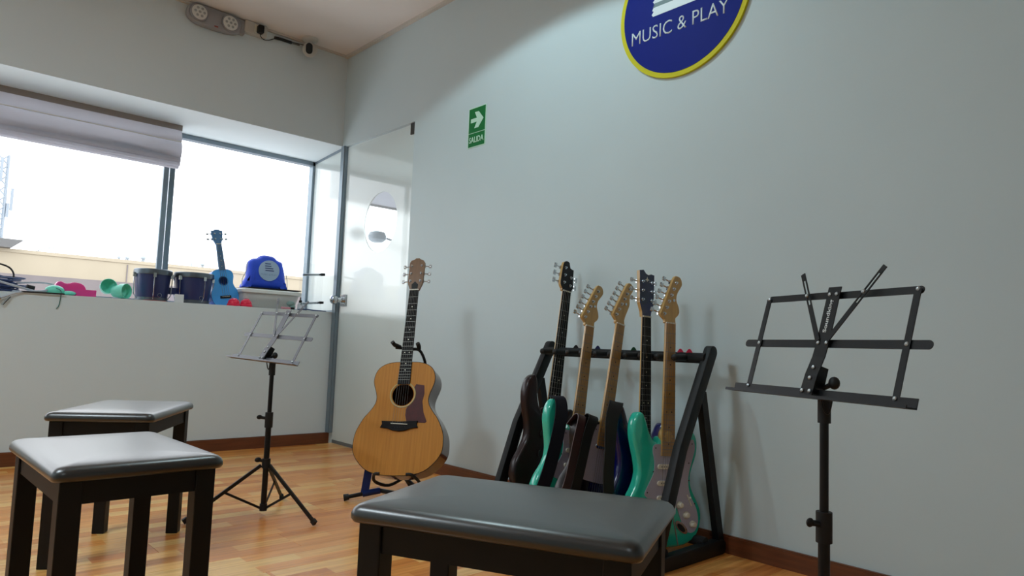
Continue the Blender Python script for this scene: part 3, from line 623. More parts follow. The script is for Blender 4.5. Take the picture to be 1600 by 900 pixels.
STRAT = [(0, 0), (-0.07, 0.003), (-0.125, 0.028), (-0.157, 0.072), (-0.163, 0.12), (-0.15, 0.165), (-0.128, 0.205), (-0.116, 0.245), (-0.12, 0.285), (-0.134, 0.335), (-0.144, 0.38), (-0.142, 0.42), (-0.125, 0.452),
         (-0.103, 0.452), (-0.088, 0.425), (-0.074, 0.388), (-0.054, 0.36), (-0.034, 0.352), (-0.029, 0.372), (0, 0.375), (0.029, 0.372), (0.032, 0.335), (0.05, 0.318), (0.07, 0.334), (0.09, 0.368), (0.11, 0.394), (0.129, 0.387),
         (0.141, 0.355), (0.137, 0.31), (0.121, 0.27), (0.112, 0.235), (0.118, 0.198), (0.142, 0.158), (0.161, 0.12), (0.162, 0.08), (0.145, 0.038), (0.105, 0.01), (0.055, 0)]
STRATPG = [(-0.034, 0.348), (-0.056, 0.345), (-0.062, 0.325), (-0.054, 0.29), (-0.056, 0.25), (-0.078, 0.21), (-0.092, 0.18), (-0.075, 0.165), (-0.045, 0.158), (-0.042, 0.135), (0.04, 0.135), (0.056, 0.115), (0.075, 0.075), (0.1, 0.048), (0.13, 0.052),
           (0.145, 0.085), (0.135, 0.13), (0.11, 0.17), (0.098, 0.21), (0.1, 0.25), (0.112, 0.29), (0.125, 0.335), (0.118, 0.365), (0.1, 0.36), (0.075, 0.315), (0.052, 0.295), (0.032, 0.31), (0.03, 0.345)]
HEAD_S = [(-0.021, 0), (-0.025, 0.012), (-0.044, 0.028), (-0.039, 0.048), (0.01, 0.162), (0.026, 0.176), (0.044, 0.170), (0.051, 0.148), (0.04, 0.128), (0.03, 0.112), (0.026, 0.088), (0.036, 0.066), (0.041, 0.046), (0.035, 0.032), (0.023, 0.02), (0.021, 0)]
HEAD_T = [(-0.021, 0), (-0.025, 0.012), (-0.044, 0.028), (-0.039, 0.048), (0.004, 0.158), (0.02, 0.174), (0.038, 0.168), (0.043, 0.148), (0.034, 0.13), (0.032, 0.11), (0.036, 0.09), (0.03, 0.065), (0.022, 0.04), (0.019, 0.02), (0.021, 0)]
def electric(name_label, T, rot, L, kind, mbody, mside=None):
    t = thing('electric_guitar' if kind != 'bass' else 'bass_guitar', name_label, 'guitar' if kind != 'bass' else 'bass', T, rot=rot, group='guitars in the black rack' if kind != 'bass' else None)
    if kind == 'bass': t['group'] = 'guitars in the black rack'
    if kind == 'tele':
        out = [(0, 0), (-0.07, 0.004), (-0.125, 0.028), (-0.157, 0.07), (-0.16, 0.115), (-0.147, 0.16), (-0.125, 0.2), (-0.115, 0.24), (-0.12, 0.285), (-0.13, 0.325), (-0.128, 0.36), (-0.105, 0.385), (-0.07, 0.392), (-0.03, 0.385), (0.029, 0.385), (0.032, 0.33), (0.055, 0.315), (0.075, 0.34),
               (0.1, 0.37), (0.122, 0.362), (0.132, 0.33), (0.126, 0.29), (0.112, 0.24), (0.122, 0.2), (0.146, 0.16), (0.16, 0.115), (0.157, 0.07), (0.125, 0.028), (0.07, 0.004)]
    elif kind == 'bass':
        out = [(0, 0), (-0.075, 0.003), (-0.13, 0.03), (-0.158, 0.08), (-0.155, 0.135), (-0.13, 0.19), (-0.112, 0.24), (-0.118, 0.30), (-0.14, 0.36), (-0.15, 0.42), (-0.138, 0.475), (-0.11, 0.497), (-0.092, 0.47), (-0.085, 0.42), (-0.07, 0.375), (-0.05, 0.345), (-0.032, 0.345), (-0.03, 0.37), (0.032, 0.37), (0.034, 0.31),
               (0.06, 0.30), (0.08, 0.34), (0.105, 0.38), (0.13, 0.372), (0.14, 0.335), (0.125, 0.28), (0.108, 0.225), (0.12, 0.18), (0.148, 0.13), (0.155, 0.085), (0.135, 0.035), (0.08, 0.004)]
    else: out = STRAT
    so = smooth(out, 3)
    MB().plate(so, 0.0, 0.044, 0.011 if kind != 'tele' else 0.005).build('body', mbody, t, True, 50)
    if kind == 'bass':
        neck(t, L, L - 0.56, 0.045, 0.066, 24, 0.80, M_MAPLE, M_ROSE, 5, 0.12, dots=(3, 5, 7, 9, 12, 15, 17), m_dot=M_CREAM, heel=None)
    elif kind == 'set': neck(t, L, L - 0.466, 0.042, 0.057, 24, 0.648, M_MAPLE, M_ROSE, 6, L - 0.648, m_dot=M_CREAM)
    else: neck(t, L, L - 0.466, 0.042, 0.057, 22, 0.648, M_MAPLE, M_MAPLEF, 6, L - 0.648, heel=L - 0.40)
    hy = -0.005
    if kind in ('strat', 'tele', 'strat2'):
        ho = smooth([(x, L + z) for x, z in (HEAD_S if kind != 'tele' else HEAD_T)], 3)
        MB().plate(ho, hy, hy + 0.014, 0.0015, 1).build('headstock', M_MAPLE, t)
        for k in range(6):
            q = 0.036 + k * 0.0235; x = -0.036 + (q - 0.05) * 0.43
            tuner(t, (x + 0.001, hy + 0.012, L + q), -1, 0.35, 0.009, post=(x + 0.013, hy, L + q - 0.003))
        MB().cyl((0.012, hy, L + 0.085), (0.012, hy - 0.004, L + 0.085), 0.005, n=10).build('string_tree', M_CHR, t)
    elif kind == 'set':
        ho = [(x, L + z) for x, z in [(-0.021, 0), (-0.024, 0.02), (-0.037, 0.052), (-0.039, 0.15), (-0.04, 0.172), (-0.02, 0.176), (-0.006, 0.163), (0.006, 0.159), (0.022, 0.164), (0.039, 0.162), (0.037, 0.05), (0.024, 0.018), (0.021, 0)]]
        MB().plate(ho, hy, hy + 0.014, 0.0).build('headstock', M_MAPLE, t, False)
        tag(MB().plate(ho, hy - 0.0015, hy, 0.0).build('headstock_face', M_BLUEL, t, False), 'glossy blue headstock face')
        for sx in (-1, 1):
            for k in range(3): tuner(t, (sx * 0.034, hy + 0.012, L + 0.064 + k * 0.034), sx, 0.1, 0.010, post=(sx * 0.024, hy - 0.0015, L + 0.064 + k * 0.034))
        MB().plate([(-0.012, L + 0.14), (-0.003, L + 0.144), (0.0, L + 0.152), (0.003, L + 0.144), (0.012, L + 0.14), (0.003, L + 0.137), (0, L + 0.132), (-0.003, L + 0.137)], hy - 0.0019, hy - 0.0015).build('emblem', M_CREAM, t, False)
    else:
        ho = smooth([(x, L + z) for x, z in [(-0.0225, 0), (-0.027, 0.01), (-0.04, 0.028), (-0.04, 0.06), (-0.036, 0.115), (-0.03, 0.13), (-0.015, 0.135), (-0.002, 0.13), (0.006, 0.108), (0.024, 0.104), (0.026, 0.098), (0.03, 0.045), (0.034, 0.025), (0.027, 0.012), (0.0225, 0)]], 2)
        MB().plate(ho, hy, hy + 0.014, 0.0).build('headstock', M_MAPLE, t)
        tag(MB().plate(ho, hy - 0.0015, hy, 0.0).build('headstock_face', M_BLKL, t), 'black headstock face')
        for k in range(3): tuner(t, (-0.037, hy + 0.012, L + 0.038 + k * 0.033), -1, 0.1, 0.014, post=(-0.022, hy - 0.0015, L + 0.038 + k * 0.033))
        for k in range(2): tuner(t, (0.028, hy + 0.012, L + 0.028 + k * 0.036), 1, 0.1, 0.014, post=(0.014, hy - 0.0015, L + 0.03 + k * 0.036))
    # hardware
    if kind in ('strat', 'strat2'):
        MB().plate(smooth(STRATPG, 3), -0.0024, 0.001, 0.0).build('pickguard', M_PG, t)
        for x, z in [(-0.05, 0.335), (-0.058, 0.255), (-0.082, 0.185), (0.112, 0.352), (0.098, 0.285), (0.1, 0.225), (0.128, 0.145), (0.135, 0.075), (0.092, 0.058)]:
            MB().ell((x, -0.0026, z), (0.0025, 0.001, 0.0025), 8, 5).build('screw', M_BLK, t)
        for z, ti in ((0.272, 0), (0.216, 0), (0.166, 0.006)):
            p = MB().plate(rrect(0.084, 0.017, 0.0084, 5, (0, z)), -0.008, -0.0024, 0.001, 1).build('pickup', M_CREAM, t)
            for k in range(6): MB().cyl((-0.026 + k * 0.0104, -0.0088, z), (-0.026 + k * 0.0104, -0.0078, z), 0.0024, n=8).build('pole_piece', M_STEEL, p)
        for x, z in ((0.058, 0.142), (0.088, 0.108), (0.118, 0.076)):
            MB().lathe([(0.0125, -0.0024), (0.012, -0.008), (0.0095, -0.010), (0.0085, -0.017), (0.007, -0.018), (0.0003, -0.018)], (x, 0, z), 'y', 18).build('control_knob', M_CREAM, t)
        MB().bar((0.092, -0.004, 0.176), (0.112, -0.004, 0.138), 0.003, 0.003).bar((0.1, -0.003, 0.16), (0.096, -0.016, 0.168), 0.006, 0.006).build('pickup_switch', M_CREAM, t)
        MB().box((-0.04, -0.006, 0.112), (0.04, 0, 0.142)).build('bridge', M_CHR, t, False)
        jo = [(0.062 + a * 0.8 - b_ * 0.6, 0.062 - a * 0.6 - b_ * 0.8 + 0.01) for a, b_ in circ((0.01, 0), 0.033, 20, 0.014)]
        j = MB().plate(jo, -0.003, 0.0005, 0.0).build('jack_plate', M_CHR, t)
        MB().plate([(0.066 + (x - 0.066) * 0.65, 0.062 + (z - 0.062) * 0.65) for x, z in jo], -0.0036, -0.003, 0.0).build('jack_socket', M_RUB, j)
        MB().tube([(0.015, -0.006, 0.118), (0.016, -0.02, 0.11), (0.036, -0.026, 0.012)], 0.0024, 8).build('tremolo_arm', M_STEEL, t)
    elif kind == 'tele':
        pg = [(-0.03, 0.375), (-0.052, 0.36), (-0.07, 0.33), (-0.082, 0.29), (-0.09, 0.24), (-0.092, 0.2), (-0.09, 0.178), (-0.05, 0.17), (0.05, 0.17), (0.07, 0.2), (0.085, 0.26), (0.098, 0.3), (0.1, 0.33), (0.075, 0.31), (0.052, 0.3), (0.03, 0.32), (0.03, 0.375)]
        MB().plate(smooth(pg, 3), -0.0024, 0.001, 0).build('pickguard', M_PG, t)
        for x, z in [(-0.04, 0.355), (-0.077, 0.27), (-0.082, 0.19), (0.06, 0.185)]: MB().ell((x, -0.0026, z), (0.0025, 0.001, 0.0025), 8, 5).build('screw', M_BLK, t)
        MB().plate(rrect(0.07, 0.018, 0.008, 5, (0, 0.297)), -0.008, -0.0024, 0.001, 1).build('pickup', M_CHR, t)
        MB().box((-0.042, -0.008, 0.10), (0.042, 0, 0.165)).build('bridge', M_CHR, t, False)
        for z in (0.1, 0.06): MB().lathe([(0.011, 0), (0.01, -0.016), (0.0003, -0.017)], (0.11, 0, z), 'y', 16).build('control_knob', M_CHR, t)
    elif kind == 'set':
        for z in (0.275, 0.165): MB().plate(rrect(0.09, 0.038, 0.003, 3, (0, z)), -0.008, 0, 0.001, 1).build('pickup', M_RUB, t)
        MB().box((-0.045, -0.008, 0.10), (0.045, 0, 0.13)).build('bridge', M_BLK, t, False)
        for x, z in ((0.09, 0.11), (0.115, 0.075)): MB().lathe([(0.010, 0), (0.009, -0.015), (0.0003, -0.016)], (x, 0, z), 'y', 16).build('control_knob', M_BLK, t)
        MB().lathe([(0.010, 0), (0.009, -0.015), (0.0003, -0.016)], (-0.06, 0, 0.12), 'y', 16).build('control_knob', M_CHR, t)
    else:
        for z in (0.26, 0.18): MB().plate(rrect(0.1, 0.03, 0.01, 4, (0, z)), -0.008, 0, 0.001, 1).build('pickup', M_RUB, t)
        MB().box((-0.045, -0.008, 0.09), (0.045, 0, 0.135)).build('bridge', M_CHR, t, False)
        for x, z in ((0.09, 0.12), (0.105, 0.085)): MB().lathe([(0.010, 0), (0.009, -0.015), (0.0003, -0.016)], (x, 0, z), 'y', 16).build('control_knob', M_CHR, t)
    return t
def gpose(Tn, rot, L):
    M = pose(*rot); return Vector(Tn) + M @ Vector((0, 0, -L)), M
def E_(label, Tn, rot, L, kind, mb_): T, M = gpose(Tn, rot, L); return electric(label, T, M, L, kind, mb_)
g1 = E_('brown five-string bass with black neck, leftmost in the rack', (-0.095, -2.272, 0.952), (-0.10, -0.065, 0.165), 0.88, 'bass', M_BROWNL)
g2 = E_('seafoam green electric guitar draped with a navy strap, second in the rack from the left', (-0.201, -2.504, 0.797), (-0.15, -0.062, 0.172), 0.765, 'strat', M_TEAL)
g3 = E_('dark brown electric guitar with mauve pickguard, maple neck and black strap', (-0.203, -2.661, 0.805), (-0.10, -0.06, 0.227), 0.765, 'tele', M_BLKL)
g4 = E_('deep blue electric guitar with blue headstock and dark fretboard', (-0.212, -2.79, 0.833), (-0.10, -0.06, 0.055), 0.78, 'set', M_BLUEL)
g5 = E_('seafoam green electric guitar at the right end of the rack, no strap', (-0.205, -2.892, 0.81), (-0.274, -0.058, 0.051), 0.775, 'strat', M_TEAL)
# straps
ribbon('strap', [(-0.118, 0.02, 0.462), (-0.108, -0.012, 0.458), (-0.10, -0.022, 0.40), (-0.108, -0.024, 0.30), (-0.13, -0.026, 0.18), (-0.155, -0.02, 0.08), (-0.16, 0.0, 0.03)],
       [(0, 0, 1), (0, -0.8, 0.6), (0, -1, 0.1), (0, -1, 0), (0, -1, 0), (0, -1, 0), (-0.3, -1, 0)], 0.058, 0.003, M_NAVY, g2)
ribbon('strap', [(-0.125, 0.05, 0.35), (-0.12, 0.02, 0.388), (-0.125, -0.008, 0.378), (-0.137, -0.014, 0.30), (-0.142, -0.014, 0.22), (-0.158, -0.02, 0.13), (-0.19, -0.02, 0.05)],
       [(0, 0.5, 1), (0, 0, 1), (0, -0.9, 0.4), (0, -1, 0), (0, -1, 0), (0, -1, 0), (-0.3, -1, 0)], 0.036, 0.003, M_LSTRAP, g3)
ribbon('strap', [(-0.05, 0.05, 0.35), (-0.06, 0.02, 0.396), (-0.072, -0.012, 0.388), (-0.092, -0.018, 0.33), (-0.105, -0.018, 0.2), (-0.115, -0.012, 0.06)],
       [(0, 0.5, 1), (0, 0, 1), (0, -0.8, 0.5), (0, -1, 0), (0, -1, 0), (0, -1, 0)], 0.044, 0.003, M_BSTRAP, g3)
ribbon('strap', [(-0.11, 0.05, 0.42), (-0.125, 0.02, 0.458), (-0.15, -0.006, 0.455), (-0.178, -0.014, 0.40), (-0.188, -0.018, 0.30), (-0.192, -0.018, 0.22), (-0.18, -0.01, 0.15)],
       [(0, 0.5, 1), (0, 0, 1), (-0.3, -0.8, 0.5), (-0.2, -1, 0), (0, -1, 0), (0, -1, 0), (0, -1, 0)], 0.05, 0.003, M_BSTRAP, g4)

# ------------------------------------------------------------------ guitar rack
t = thing('guitar_rack', 'black multi-guitar rack holding five guitars against the right wall', 'guitar rack', (-0.2, -2.6, 0))
M_RACK = mat('rack_black', (9, 11, 14), 0.5, spec=0.35); M_FOAM = mat('black_foam', (22, 23, 26), 0.85, bump=0.5, bscale=300)
ox, oy = -0.2, -2.6
for yy in (-2.2, -3.0):
    y = yy - oy
    MB().plate([(x - ox, z) for x, z in [(-0.45, 0), (-0.03, 0), (-0.016, 0.010), (-0.016, 0.04), (-0.034, 0.052), (-0.42, 0.046), (-0.45, 0.03)]], y - 0.018, y + 0.018, 0.004, 2).build('foot', M_RACK, t)
    bt = Vector((-0.415 - ox, y, 0.035)); kn = Vector((-0.285 - ox, y, 0.385)); tp = Vector((-0.108 - ox, y, 0.712)); w2 = 0.023
    pts = [bt, kn, tp]; nrm = []
    for a_, b_ in ((bt, kn), (bt, tp), (kn, tp)): d = (b_ - a_).normalized(); nrm.append(Vector((d.z, 0, -d.x)))
    side = [p + n * w2 for p, n in zip(pts, nrm)]
    cap = [tp + nrm[2] * w2 * math.cos(R_(a)) + (tp - kn).normalized() * w2 * math.sin(R_(a)) for a in range(15, 180, 15)]
    out = [(p.x, p.z) for p in side + cap] + [(p.x, p.z) for p in [p - n * w2 for p, n in zip(pts, nrm)][::-1]]
    MB().plate(out, y - 0.015, y + 0.015, 0.003, 2).build('long_leg', M_RACK, t, True)
    MB().bar((-0.165 - ox, y, 0.57), (-0.036 - ox, y, 0.04), 0.034, 0.024, up=(0, 1, 0)).build('rear_strut', M_RACK, t, False)
MB().cyl((-0.135 - ox, -2.2 - oy, 0.69), (-0.135 - ox, -3.0 - oy, 0.69), 0.019, n=14).build('neck_rail', M_FOAM, t)
for k in range(10):
    y = -2.262 - k * 0.0735 - oy
    MB().lathe([(0.011, -0.13 - ox), (0.0125, -0.15 - ox), (0.0125, -0.215 - ox), (0.011, -0.222 - ox), (0.006, -0.226 - ox), (0.0003, -0.227 - ox)], (0, y, 0.69), 'x', 14).build('neck_divider', M_RUB, t)
for xx, zz in ((-0.36, 0.052), (-0.12, 0.052)):
    MB().cyl((xx - ox, -2.2 - oy, zz), (xx - ox, -3.0 - oy, zz), 0.017, n=12).build('lower_rail', M_FOAM, t)
def pick(y, rgb, nm, lb):
    o = thing('guitar_pick', lb, 'pick', (-0.135, y, 0.704), rz=R_(-50), group='plectrums on the rack rail')
    MB().plate(smooth([(-0.012, -0.002), (0.012, -0.002), (0.008, 0.011), (0, 0.018), (-0.008, 0.011)], 3), -0.001, 0.001).build('pick', mat('pick_' + nm, rgb, 0.3), o)
pick(-2.378, (24, 24, 28), 'black', 'small black plectrum on the rack rail right of the bass neck'); pick(-2.498, (22, 30, 90), 'navy', 'small navy plectrum on the rack rail')
pick(-2.680, (20, 90, 60), 'green', 'small green plectrum on the rack rail left of the blue headstock'); pick(-2.893, (228, 40, 84), 'red', 'left one of two bright red plectrums on the rack rail'); pick(-2.931, (228, 40, 84), 'red', 'right one of two bright red plectrums on the rack rail')

# ------------------------------------------------------------------ acoustic instruments
def acoustic(label, name, cat, T, rot, half, depth, hole_z, hole_r, nut_z, head, joint_z, w0, w1, scale, nstr, mtop, mside, mboard, sad_z, mneck, pgm=None, k=1.0, marks=(3, 5, 7, 9, 12, 15, 17), uke=False):
    t = thing(name, label, cat, T, rot=rot)
    hs = smooth(half, 3, False); out = [(x, z) for x, z in hs] + [(-x, z) for x, z in reversed(hs[1:-1])]
    mb = MB(); n = len(out)
    io = inset(out, 0.002)
    rings = [[(x, 0.002, z) for x, z in io], [(x, 0.002, z) for x, z in out], [(x, depth, z) for x, z in out]]
    mb.loft(rings, cap=False); o_ = len(mb.v); mb.v += [(x, depth, z) for x, z in out]; mb.f.append(tuple(range(o_, o_ + n)))
    mb.build('body', mside, t, True, 50)
    hole = circ((0, hole_z), hole_r, 40)
    bm = bmesh.new()
    def loop(pts, y):
        vs = [bm.verts.new((p[0], y, p[1])) for p in pts]; es = [bm.edges.new((vs[i], vs[(i + 1) % len(vs)])) for i in range(len(vs))]; return vs, es
    Ls = [loop(out, 0), loop(hole, 0), loop(out, 0.003), loop(hole, 0.003)]
    bmesh.ops.triangle_fill(bm, use_beauty=True, edges=Ls[0][1] + Ls[1][1]); bmesh.ops.triangle_fill(bm, use_beauty=True, edges=Ls[2][1] + Ls[3][1])
    for a, b in ((0, 2), (1, 3)):
        A_, B_ = Ls[a][0], Ls[b][0]
        for i in range(len(A_)): bm.faces.new((A_[i], A_[(i + 1) % len(A_)], B_[(i + 1) % len(A_)], B_[i]))
    bmesh.ops.recalc_face_normals(bm, faces=bm.faces); bmobj('soundboard', bm, mtop, t)
    MB().tube([(x, 0.001, z) for x, z in out], 0.0016 * (k ** 0.5), 6, closed=True).build('binding', M_ROSE, t)
    MB().tube([(x, -0.0002, z) for x, z in circ((0, hole_z), hole_r + 0.007 * k, 48)], 0.0034 * k, 6, closed=True).build('rosette', mat('rosette_' + name, (196, 178, 122) if not uke else (36, 70, 110), 0.4), t)
    neck(t, nut_z, hole_z + hole_r * 0.98 if not uke else joint_z, w0, w1, 20 if not uke else 12, scale, mneck, mboard, nstr, sad_z, yb=-0.007, dots=marks, m_dot=M_CREAM, y_bridge=-0.010)
    hy = -0.003
    MB().plate([(x, nut_z + z) for x, z in head], hy, hy + 0.014, 0.0015, 1).build('headstock', mneck, t)
    return t
HALF = [(0, 0), (0.07, 0.004), (0.13, 0.022), (0.175, 0.06), (0.200, 0.10), (0.2045, 0.14), (0.198, 0.19), (0.172, 0.245), (0.145, 0.28), (0.126, 0.31), (0.1205, 0.337), (0.126, 0.365), (0.137, 0.395), (0.143, 0.42), (0.140, 0.45), (0.124, 0.48), (0.092, 0.5), (0.05, 0.508), (0, 0.509)]
M_SPRUCE = mat('honey_spruce', (204, 138, 50), 0.5, spec=0.3, rgb2=(188, 122, 40), nscale=14, stretch=(9, 1, 0.35))
M_MAHOG = mat('dark_mahogany', (88, 48, 34), 0.22, coat=0.6, noise=0.3, nscale=12, stretch=(3, 3, 0.5))
M_NECKM = mat('mahogany_neck', (128, 88, 50), 0.35, noise=0.25, nscale=20, stretch=(3, 3, 0.5))
HEAD_A = [(-0.022, 0), (-0.027, 0.012), (-0.036, 0.035), (-0.038, 0.05), (-0.038, 0.148), (-0.03, 0.160), (-0.014, 0.166), (-0.009, 0.172), (0.009, 0.172), (0.014, 0.166), (0.03, 0.160), (0.038, 0.148), (0.038, 0.05), (0.036, 0.035), (0.027, 0.012), (0.022, 0)]
AT, AR = (-0.632, -1.806, 0.136), pose(-0.936, -0.338, -0.056)
ac = acoustic('honey-coloured acoustic guitar with dark red pickguard on a blue stand', 'acoustic_guitar', 'guitar', AT, AR, HALF, 0.112, 0.355, 0.050, 0.867, HEAD_A, 0.508, 0.044, 0.058, 0.648, 6, M_SPRUCE, M_MAHOG, M_ROSE, 0.219, M_NECKM)
MB().plate([(x, 0.867 + z) for x, z in [(-0.014, 0.008), (0.014, 0.008), (0.016, 0.03), (0, 0.046), (-0.016, 0.03)]], -0.005, -0.003).build('truss_cover', M_RUB, ac, False)
for sx in (-1, 1):
    for k in range(3): tuner(ac, (sx * 0.034, 0.006, 0.867 + 0.05 + k * 0.04), sx, 0.0, 0.011, post=(sx * 0.025, -0.003, 0.867 + 0.05 + k * 0.04))
arc = [(0.061 * math.cos(R_(a)), 0.355 + 0.061 * math.sin(R_(a))) for a in range(-62, 38, 8)]
MB().plate(arc + [(0.058, 0.404), (0.096, 0.398), (0.1, 0.36), (0.094, 0.325), (0.104, 0.275), (0.122, 0.235), (0.115, 0.228), (0.03, 0.234), (0.022, 0.262), (0.022, 0.288)], -0.0014, 0.0002).build('pickguard', mat('dark_red_tortoise', (84, 22, 20), 0.45, spec=0.3, noise=0.35, nscale=40), ac, False)
MB().plate([(-0.083, 0.236), (-0.079, 0.222), (-0.086, 0.207), (-0.055, 0.203), (-0.03, 0.194), (0, 0.190), (0.03, 0.194), (0.055, 0.203), (0.086, 0.207), (0.079, 0.222), (0.083, 0.236), (0, 0.233)], -0.008, 0.0, 0.001, 1).build('bridge', M_ROSE, ac, False)
MB().bar((-0.038, -0.0095, 0.224), (0.038, -0.0095, 0.220), 0.003, 0.004).build('saddle', M_CREAM, ac, False)
for k in range(6): MB().ell((-0.028 + k * 0.0112, -0.0095, 0.207 - 0.002 * math.sin(k)), (0.0022, 0.002, 0.0022), 8, 5).build('bridge_pin', M_RUB, ac)

# its stand
A4 = Matrix.Translation(Vector(AT)) @ AR.to_4x4(); g = lambda *p: A4 @ Vector(p)
bx, by = -0.52, -1.68
t = thing('guitar_stand', 'black and blue tubular guitar stand under the acoustic guitar', 'stand', (bx, by, 0)); sub = Vector((bx, by, 0))
M_BLUES = mat('blue_stand_tube', (16, 44, 112), 0.35, 0.2)
yk = g(0, 0.05, 0.585) - sub; mast0 = g(0, 0.16, 0.10) - sub; cr_ = g(0, 0.09, -0.012) - sub
hubp = g(0, 0.15, 0.02) - sub
MB().tube([tuple(hubp), tuple(g(0, 0.16, 0.3) - sub), tuple(g(0.0, 0.14, 0.52) - sub)], 0.011, 10).build('mast', M_BLK, t)
MB().tube(smooth([tuple(g(0.05, 0.13, 0.50) - sub), tuple(g(0.058, 0.09, 0.54) - sub), tuple(g(0.046, 0.03, 0.575) - sub), tuple(g(0.0, 0.03, 0.582) - sub), tuple(g(-0.07, 0.028, 0.59) - sub)], 4, False), 0.007, 8).build('yoke', M_RUB, t)
MB().tube([tuple(g(-0.045, 0.022, 0.588) - sub), tuple(g(-0.066, -0.005, 0.592) - sub), tuple(g(-0.072, -0.02, 0.60) - sub)], 0.010, 8).build('yoke_pad', M_RUB, t)
MB().tube([tuple(g(0.045, 0.022, 0.58) - sub), tuple(g(0.052, -0.005, 0.584) - sub), tuple(g(0.05, -0.018, 0.592) - sub)], 0.010, 8).build('yoke_pad', M_RUB, t)
for sx in (-1, 1):
    MB().tube(smooth([tuple(hubp), tuple(g(sx * 0.06, 0.12, -0.022) - sub), tuple(g(sx * 0.10, 0.05, -0.018) - sub), tuple(g(sx * 0.085, -0.012, 0.002) - sub), tuple(g(sx * 0.06, -0.018, 0.004) - sub)], 4, False), 0.007, 8).build('cradle_arm', M_RUB, t)
hubf = Vector((hubp.x, hubp.y, 0.17))
lfoot = Vector((-0.735, -1.575, 0.014)) - sub
kneeL = Vector((-0.665, -1.615, 0.03)) - sub
MB().bar(kneeL + Vector((0.01, 0, 0)), g(-0.155, 0.10, 0.055) - sub, 0.034, 0.02, up=(0.6, 0.8, 0)).build('blue_leg', M_BLUES, t, False)
MB().tube([tuple(kneeL + Vector((0.07, -0.03, 0.012))), tuple(kneeL)], 0.014, 12).build('blue_sleeve', M_BLUES, t)
MB().tube([tuple(kneeL), tuple(lfoot.lerp(kneeL, 0.25))], 0.009, 10).build('foot_tube', M_BLK, t)
MB().tube([tuple(lfoot.lerp(kneeL, 0.28)), tuple(lfoot)], [0.013, 0.015], 12).build('rubber_foot', M_RUB, t)
MB().tube([tuple(kneeL + Vector((0.07, -0.03, 0.012))), tuple(g(0.0, 0.12, -0.06) - sub)], 0.01, 10).build('cross_tube', M_BLK, t)
e = g(0.16, 0.05, -0.08) - sub; e.z = 0.014
MB().tube([tuple(g(0.0, 0.12, -0.06) - sub), tuple(e)], 0.010, 10).build('front_leg', M_BLK, t)
e = g(0.0, 0.3, 0) - sub; e.z = 0.012
MB().tube([tuple(hubp), tuple(e)], 0.010, 10).build('rear_leg', M_BLK, t)

# ukulele on the sill
UH = [(0, 0), (0.04, 0.002), (0.072, 0.018), (0.087, 0.055), (0.084, 0.095), (0.068, 0.125), (0.061, 0.148), (0.066, 0.175), (0.070, 0.198), (0.062, 0.224), (0.035, 0.239), (0, 0.24)]
M_UKE = mat('blue_ukulele_lacquer', (60, 160, 235), 0.3, coat=0.4); M_UKES = mat('blue_ukulele_side', (70, 130, 240), 0.35); M_UKEN = mat('blue_ukulele_neck', (80, 124, 170), 0.4)
HEAD_U = [(-0.018, 0), (-0.021, 0.012), (-0.03, 0.03), (-0.034, 0.06), (-0.036, 0.088), (-0.022, 0.09), (-0.012, 0.098), (0.012, 0.098), (0.022, 0.09), (0.036, 0.088), (0.034, 0.06), (0.03, 0.03), (0.021, 0.012), (0.018, 0)]
uk = acoustic('small blue ukulele standing upright on the window sill', 'ukulele', 'ukulele', (-0.672, 0.14, 0.8875), pose(0.06, -0.16, -0.135), UH, 0.062, 0.165, 0.027, 0.405, HEAD_U, 0.235, 0.035, 0.042, 0.345, 4, M_UKE, M_UKES, M_UKEN, 0.062, M_UKEN, k=0.4, marks=(5, 7, 10), uke=True)
MB().box((-0.034, -0.008, 0.052), (0.034, 0, 0.068)).build('bridge', M_RUB, uk, False)
MB().box((-0.024, -0.0095, 0.060), (0.024, -0.008, 0.0625)).build('saddle', M_CREAM, uk, False)
for sx in (-1, 1):
    for k in range(2): tuner(uk, (sx * 0.03, 0.006, 0.405 + 0.035 + k * 0.034), sx, 0.0, 0.008, post=(sx * 0.018, -0.003, 0.405 + 0.035 + k * 0.034))

